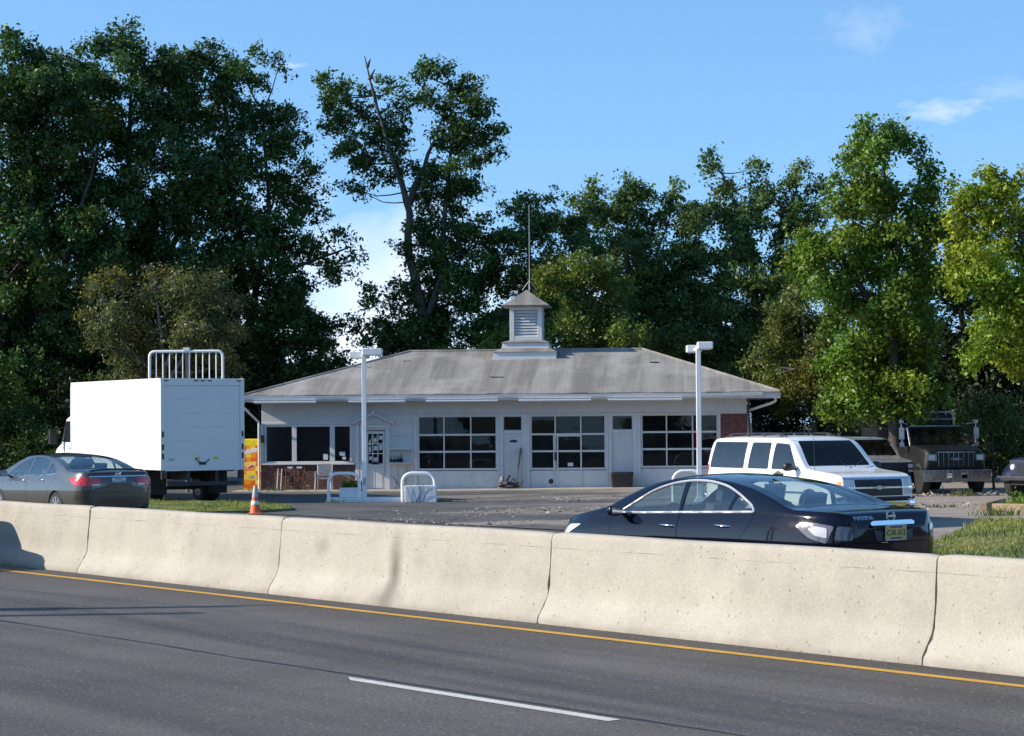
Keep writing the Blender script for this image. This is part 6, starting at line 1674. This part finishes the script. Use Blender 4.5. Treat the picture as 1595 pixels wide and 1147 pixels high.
tree('oak_tree', 'dark shaded tree between the bright ash and the yellow green locust', 74,
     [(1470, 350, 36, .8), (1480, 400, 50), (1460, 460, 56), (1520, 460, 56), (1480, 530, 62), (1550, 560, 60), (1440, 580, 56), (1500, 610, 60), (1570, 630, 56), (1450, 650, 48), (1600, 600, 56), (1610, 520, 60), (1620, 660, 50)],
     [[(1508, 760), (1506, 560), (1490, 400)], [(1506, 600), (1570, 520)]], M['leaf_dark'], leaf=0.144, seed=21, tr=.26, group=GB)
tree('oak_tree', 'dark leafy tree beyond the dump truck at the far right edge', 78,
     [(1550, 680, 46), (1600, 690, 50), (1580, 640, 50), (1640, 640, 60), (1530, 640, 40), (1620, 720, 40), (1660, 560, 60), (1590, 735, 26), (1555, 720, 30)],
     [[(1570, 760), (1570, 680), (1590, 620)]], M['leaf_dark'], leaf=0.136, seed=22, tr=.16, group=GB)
tree('serviceberry_tree', 'small olive and rust tinted tree beside the right end of the roof', 79,
     [(1225, 470, 28), (1260, 480, 34), (1205, 510, 30), (1245, 525, 40), (1295, 510, 34), (1200, 555, 32), (1240, 575, 42), (1290, 560, 42), (1190, 545, 20, .8), (1320, 590, 40), (1270, 620, 46), (1220, 610, 32), (1310, 640, 42)],
     [[(1268, 760), (1266, 600), (1250, 490)], [(1267, 620), (1300, 530)], [(1267, 620), (1215, 530)]], M['leaf_rust'], leaf=0.108, k=62, seed=23, tr=.12, bark=M['bark_pale'])
tree('cherry_tree', 'sparse olive brown tree with pale branches just behind the box truck', 80,
     [(150, 450, 26, .7), (190, 445, 30, .7), (240, 450, 38, .8), (290, 445, 36, .8), (330, 440, 28, .7), (360, 465, 24, .6), (170, 490, 36, .8), (225, 500, 42, .8), (285, 500, 44, .8), (335, 500, 38, .8), (365, 520, 24, .7), (190, 540, 38, .8), (250, 550, 44, .8), (310, 555, 42, .8), (350, 560, 30, .8), (150, 530, 26, .7), (200, 585, 36), (280, 590, 36), (340, 600, 30)],
     [[(262, 740), (260, 620), (250, 520), (240, 440)], [(260, 600), (310, 520), (335, 440)], [(260, 600), (190, 530), (155, 455)], [(259, 570), (285, 500), (292, 430)]], M['leaf_olive'], leaf=0.108, k=56, per=30, seed=24, tr=.13, bark=M['bark_pale'], sub=9)
# understorey
GU = 'dark understorey bushes along the back of the lot'
def bush(label, Y, lobes, mat, seed, leaf=0.112, k=55):
    x = sum(l[0] for l in lobes) / len(lobes); y = max(l[1] + l[2] for l in lobes)
    return tree('bush', label, Y, lobes, [[(x, y + 10), (x, y - 40)]], mat, leaf, k, seed, group=GU, cat='bush', tr=.06, sub=3)
bush('dark bush at the far left edge beside the grey sedan', 83, [(0, 640, 50), (40, 665, 44), (-20, 700, 55), (60, 700, 36), (20, 735, 40), (85, 720, 28), (-30, 600, 50)], M['leaf_maple'], 31)
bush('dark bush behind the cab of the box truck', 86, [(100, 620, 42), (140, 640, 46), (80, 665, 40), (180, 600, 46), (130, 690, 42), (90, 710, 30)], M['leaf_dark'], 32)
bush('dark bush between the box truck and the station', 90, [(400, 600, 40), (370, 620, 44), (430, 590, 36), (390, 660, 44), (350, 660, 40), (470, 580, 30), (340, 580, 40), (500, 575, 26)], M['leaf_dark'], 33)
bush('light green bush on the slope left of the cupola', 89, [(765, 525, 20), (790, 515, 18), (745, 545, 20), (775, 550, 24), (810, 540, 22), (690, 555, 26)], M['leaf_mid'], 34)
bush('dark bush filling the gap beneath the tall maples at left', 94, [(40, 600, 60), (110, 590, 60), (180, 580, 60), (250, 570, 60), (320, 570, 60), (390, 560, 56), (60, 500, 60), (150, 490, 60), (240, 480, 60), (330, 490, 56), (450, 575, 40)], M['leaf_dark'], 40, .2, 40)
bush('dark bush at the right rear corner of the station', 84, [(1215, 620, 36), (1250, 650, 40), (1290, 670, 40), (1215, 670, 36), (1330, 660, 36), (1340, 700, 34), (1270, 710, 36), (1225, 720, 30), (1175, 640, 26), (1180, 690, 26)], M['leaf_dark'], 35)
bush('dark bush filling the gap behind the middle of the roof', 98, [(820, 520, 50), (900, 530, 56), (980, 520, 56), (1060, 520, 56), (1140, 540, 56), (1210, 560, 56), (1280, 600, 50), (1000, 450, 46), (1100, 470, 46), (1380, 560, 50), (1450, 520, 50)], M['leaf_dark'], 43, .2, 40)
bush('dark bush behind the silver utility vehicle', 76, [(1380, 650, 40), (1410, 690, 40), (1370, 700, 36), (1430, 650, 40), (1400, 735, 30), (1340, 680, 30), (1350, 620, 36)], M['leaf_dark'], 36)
bush('leafy bush hanging over the bonnet of the dump truck', 67.5, [(1500, 660, 22, .7), (1520, 645, 24, .8), (1545, 655, 24), (1560, 690, 24), (1545, 630, 24), (1580, 720, 22), (1575, 660, 24)], M['leaf_maple'], 37)
bush('low green bush growing in the timber bed at the right edge', 53.5, [(1580, 792, 13), (1565, 797, 9), (1595, 790, 14), (1612, 792, 16)], M['leaf_bright'], 38, .10, 160)

# trees beyond the frame: on the left they shade the mass behind the truck, across the road they darken the window reflections
def place_copy(src, x, y, rz, s, label, group):
    c = copy_tree(src); c.location = (x, y, -.1); c.rotation_euler = (0, 0, rz); c.scale = (s, s, s); c['label'] = label; c['group'] = group; return c
for i, (src, x, y, rz, s) in enumerate(((tA, -31, 88, 1.2, .80), (tB, -36, 93, 2.0, .86), (tA, -42, 87, 3.0, .95))):
    place_copy(src, x, y, rz, s, ('maple beyond the left edge, nearest the visible trees', 'maple beyond the left edge, farthest back of three', 'maple farthest beyond the left edge')[i], 'maples beyond the left edge')
for i, (src, x, y, rz, s) in enumerate(((tB, -34, -26, .5, .9), (tC, -20, -34, 1.5, .9), (tA, -6, -38, 2.5, .9), (tB, 8, -34, 3.5, .95), (tC, 22, -30, 4.4, .9), (tA, -50, -14, .2, .95), (tB, 38, -18, 2.0, .9))):
    c = place_copy(src, x, y, rz, s, 'leafy roadside tree across the highway behind the viewer', 'trees across the highway')

for i, (src, x, y, rz, s) in enumerate(((tB, 24, 86, 1.1, .7), (tA, 30, 78, 2.6, .65), (tC, 35, 90, .4, .8))):
    place_copy(src, x, y, rz, s, ('maple just beyond the right edge, nearest the old truck', 'low maple farther beyond the right edge', 'maple farthest beyond the right edge')[i], 'maples beyond the right edge')

# planter flowers
rg = np.random.default_rng(5)
C = np.column_stack([rg.uniform(-.32, .28, 420), rg.uniform(-.15, .15, 420), .31 + np.abs(rg.normal(0, .10, 420))])
arr_mesh('planter_leaves', leaves(C, np.zeros((420, 3)) + [0, 0, 1.], .07, rg), 4, M['leaf_bright'], PLANTER)
M['petal'] = pm('petal', (.6, .35, .1), .6, var=.3)
C = np.column_stack([rg.uniform(-.3, .25, 60), rg.uniform(-.15, .1, 60), .38 + np.abs(rg.normal(0, .08, 60))])
arr_mesh('planter_flowers', leaves(C, np.zeros((60, 3)) + [0, -1., .3], .055, rg, 0, .9), 4, M['petal'], PLANTER)

# ------------------------------------------------------------------ grass verges and loose stones
def inside(poly, x, y):
    c = np.zeros(len(x), bool); n = len(poly)
    for i in range(n):
        (x1, y1), (x2, y2) = poly[i], poly[(i + 1) % n]
        with np.errstate(divide='ignore', invalid='ignore'):
            c ^= ((y1 > y) != (y2 > y)) & (x < (x2 - x1) * (y - y1) / (y2 - y1) + x1)
    return c
M['grass'] = leaf_mat('grass', (.11, .145, .035), (.33, .31, .13), .35)
M['turf'] = pm('turf', (.13, .135, .05), .95, var=.4, scale=2, bump=.6, bscale=20)
def verge(poly, dens, hmin, hmax, seed):
    """poly in road coordinates (t, n)"""
    rg = np.random.default_rng(seed)
    bm = bmesh.new(); bm.faces.new([bm.verts.new((t, n, 0)) for t, n in poly])
    for ax in (0, 1):
        lo_, hi_ = min(p[ax] for p in poly), max(p[ax] for p in poly)
        for c in np.arange(lo_ + .7, hi_, .7):
            pl = [0, 0, 0]; pl[ax] = float(c); no = [0, 0, 0]; no[ax] = 1
            bmesh.ops.bisect_plane(bm, geom=bm.verts[:] + bm.edges[:] + bm.faces[:], plane_co=pl, plane_no=no)
    ex = bmesh.ops.extrude_face_region(bm, geom=bm.faces[:])
    top = {v for v in ex['geom'] if isinstance(v, bmesh.types.BMVert)}
    for v in bm.verts:
        p = road(v.co.x, v.co.y); v.co = (p.x, p.y, zlot(p.x, p.y) + (.085 if v in top else -.15))
    bmesh.ops.recalc_face_normals(bm, faces=bm.faces)
    me = bpy.data.meshes.new('verge'); bm.to_mesh(me); bm.free(); me.materials.append(M['turf'])
    vo = bpy.data.objects.new('verge', me); COL.objects.link(vo); tag(vo, kind='structure')
    a = np.array(poly); lo, hi = a.min(0), a.max(0); N = int((hi - lo).prod() * dens)
    t, n = rg.uniform(lo[0] - .1, hi[0] + .1, N), rg.uniform(lo[1] - .1, hi[1] + .1, N); ok = inside(poly, t, n); t, n = t[ok], n[ok]; N = len(t)
    x = DV.x * t + NV.x * n; y = DV.y * t + NV.y * n
    nn = x * NV.x + y * NV.y; s = np.clip((nn - 29.5) / 4.5, 0, 1); z = .014 * np.clip(x + 2, 0, 15) * s * s * (3 - 2 * s) + .075
    patch = .6 + .5 * np.sin(x * 1.3 + 2 * np.sin(y * .7)) * np.sin(y * .9 + x * .4)
    h = rg.uniform(hmin, hmax, N) * np.clip(patch, .35, 1.2) * np.where(rg.random(N) < .03, 1.9, 1)
    ang = rg.uniform(0, 2 * math.pi, N); w = rg.uniform(.006, .014, N); lean = rg.uniform(0, .7, N) * h; la = rg.uniform(0, 2 * math.pi, N)
    B = np.column_stack([x, y, z]); sd = np.column_stack([np.cos(ang) * w, np.sin(ang) * w, np.zeros(N)])
    m_ = B + np.column_stack([np.cos(la) * lean * .3, np.sin(la) * lean * .3, h * .6]); tp = B + np.column_stack([np.cos(la) * lean, np.sin(la) * lean, h])
    V = np.stack([B - sd, B + sd, m_ + sd * .7, tp, m_ - sd * .7], 1).reshape(-1, 3)
    return tag(arr_mesh('grass', V, 5, M['grass']), 'short sunlit grass on the roadside verge', 'grass', kind='stuff')
verge([(-80, 29.2), (-51.3, 29.2), (-50.8, 31.0), (-51.3, 32.2), (-53, 33.2), (-80, 34.2)], 420, .04, .12, 41)
verge([(-26.0, 28.4), (-28.4, 32.6), (-29.6, 34.6), (-30.6, 36), (-29.4, 36.8), (-22, 37.4), (-12, 37.6), (-12, 28.4)], 420, .05, .16, 42)
# tufts along cracks and the brick wall
rg = np.random.default_rng(77); V = []
for (px, py, Y, n, h) in ((430, 768, 75.3, 60, .25), (415, 768, 75.3, 40, .2), (470, 768, 75.2, 40, .15), (398, 768, 75.6, 50, .2), (700, 783, 66, 30, .12), (520, 783, 65.6, 40, .15), (1470, 800, 55, 40, .12), (1555, 818, 50, 90, .28), (1440, 765, 68, 60, .3), (1500, 772, 62, 60, .25)):
    p = at(px, py, Y); z = zlot(p.x, p.y) + .02
    x = p.x + rg.normal(0, .25, n); y = p.y + rg.normal(0, .1, n); hh = rg.uniform(.3, 1, n) * h; la = rg.uniform(0, 6.28, n); w = .012
    B = np.column_stack([x, y, np.full(n, z)]); sd = np.column_stack([np.full(n, w), np.zeros(n), np.zeros(n)])
    m_ = B + np.column_stack([np.cos(la) * hh * .2, np.sin(la) * hh * .2, hh * .6]); tp = B + np.column_stack([np.cos(la) * hh * .6, np.sin(la) * hh * .6, hh])
    V.append(np.stack([B - sd, B + sd, m_ + sd * .7, tp, m_ - sd * .7], 1).reshape(-1, 3))
tag(arr_mesh('weeds', np.concatenate(V), 5, M['grass']), 'scattered weeds growing in the cracks of the lot', 'weeds', kind='stuff')
M['gravel'] = pm('gravel', (.3, .26, .21), .9, var=.4, scale=3)
rg = np.random.default_rng(78); V = []
for (px, py, Y, n, sx, sy, sz) in ((820, 800, 58, 420, 3.0, 2.2, .03), (900, 785, 66, 220, 2.5, 2.5, .03), (1490, 790, 56, 380, 1.6, 2.6, .03), (560, 815, 54, 250, 2.5, 1.5, .025), (1500, 772, 63, 300, 2.0, .8, .05), (740, 820, 52, 140, 2, 1.2, .03)):
    p = at(px, py, Y)
    x = p.x + rg.normal(0, sx * .6, n); y = p.y + rg.normal(0, sy * .6, n); s = sz * rg.uniform(.4, 1.6, n)
    q = np.clip((x * NV.x + y * NV.y - 29.5) / 4.5, 0, 1); z = .014 * np.clip(x + 2, 0, 15) * q * q * (3 - 2 * q) + .02
    c = np.column_stack([x, y, z]); r = rg.normal(size=(n, 4, 3)); r[:, :, 2] = np.abs(r[:, :, 2]) * .6; r[:, :3, 2] *= .1
    T4 = c[:, None, :] + r * s[:, None, None]
    V.append(T4[:, [0, 1, 3, 1, 2, 3, 2, 0, 3, 0, 2, 1]].reshape(-1, 3))
tag(arr_mesh('gravel', np.concatenate(V), 3, M['gravel']), 'loose stones and crumbled asphalt scattered over the lot', 'gravel', kind='stuff')
sed.location = (2.68, 26.7, .31); sed.rotation_euler = (0, 0, hd); sed.scale = (1.04, 1.04, 1.0)
gsed.location = (-9.72, 48.2, .33); gsed.rotation_euler = (0, 0, hd)
# ------------------------------------------------------------------ light, sky, camera
SUN_EL, SUN_AZ = R(28), R(5)                      # sun stands to the left, shadows run to the right and slightly away
w = bpy.data.worlds.new('World'); sc.world = w; w.use_nodes = True
nt = NT(w); bg = nt.n['Background']
sky = nt.new('ShaderNodeTexSky'); sky.sky_type = 'NISHITA'; sky.sun_disc = False
sky.sun_elevation = SUN_EL; sky.sun_rotation = R(270) - SUN_AZ
sky.altitude = 0; sky.air_density = 1.0; sky.dust_density = .25; sky.ozone_density = 2.2
geo = nt.new('ShaderNodeTexCoord').outputs['Generated']
up = nt.new('ShaderNodeVectorMath', operation='ADD'); nt.link(geo, up.inputs[0]); up.inputs[1].default_value = (0, 0, .16)
nm = nt.new('ShaderNodeVectorMath', operation='NORMALIZE'); nt.link(up.outputs[0], nm.inputs[0]); nt.link(nm.outputs[0], sky.inputs['Vector'])
hs = nt.new('ShaderNodeHueSaturation'); hs.inputs['Saturation'].default_value = 1.16; hs.inputs['Hue'].default_value = .497; hs.inputs['Value'].default_value = 1.1; nt.link(sky.outputs[0], hs.inputs['Color'])
col = hs.outputs[0]
tc = nt.new('ShaderNodeTexCoord').outputs['Generated']
def cloud(px, py, wx, wz, rot, amount, scale):
    d = (at(px, py, 100) - Vector((0, 0, CAMH))).normalized()
    mp = nt.mapping(tc, (1, 1, 1), (0, 0, 0), tuple(-v for v in d))
    mp2 = nt.mapping(mp, (1 / wx, .01, 1 / wz), (0, R(rot), 0))
    ln = nt.new('ShaderNodeVectorMath', operation='LENGTH'); nt.link(mp2, ln.inputs[0])
    n = nt.noise(mp2, scale, 5, .5, .3)
    v = nt.math('SUBTRACT', nt.math('MULTIPLY', n, 1.5), nt.math('MULTIPLY', ln.outputs['Value'], .62))
    return nt.math('MULTIPLY', nt.ramp(v, [(.0, 0), (.75, 1)]), amount)
fac = None
for c in ((1465, 172, .016, .005, 26, .34, 1.4), (1345, 45, .016, .010, 30, .13, 1.6), (1575, 140, .018, .005, -18, .14, 1.6), (455, 102, .006, .0012, 28, .3, 1.2), (585, 500, .075, .050, 0, .8, 1.3), (1140, 560, .09, .03, 0, .3, 1.3)):
    f = cloud(*c); col = nt.mix(f, col, (5.4, 5.5, 6.0))
nt.link(col, bg.inputs[0]); bg.inputs[1].default_value = .15

sl = bpy.data.lights.new('sun', 'SUN'); sl.energy = 4.3; sl.angle = R(.5); sl.color = (1, .92, .80)
so = bpy.data.objects.new('sun', sl); COL.objects.link(so)
to_sun = Vector((-math.cos(SUN_EL) * math.cos(SUN_AZ), -math.cos(SUN_EL) * math.sin(SUN_AZ), math.sin(SUN_EL)))
so.rotation_euler = to_sun.to_track_quat('Z', 'Y').to_euler(); so.location = (-40, 0, 40)

cam = bpy.data.cameras.new('camera'); co = bpy.data.objects.new('camera', cam); COL.objects.link(co)
cam.sensor_width = 36; cam.lens = FPX * 36 / IW; cam.clip_start = .1; cam.clip_end = 3000
Mx = Matrix((CR, CU, -CF)).transposed().to_4x4(); Mx.translation = (0, 0, CAMH)
co.matrix_world = Mx
sc.camera = co
sc.view_settings.view_transform = 'Standard'; sc.view_settings.look = 'None'; sc.view_settings.exposure = .6; sc.view_settings.gamma = 1
sc.cycles.max_bounces = 8; sc.cycles.transparent_max_bounces = 16; sc.cycles.sample_clamp_indirect = 6
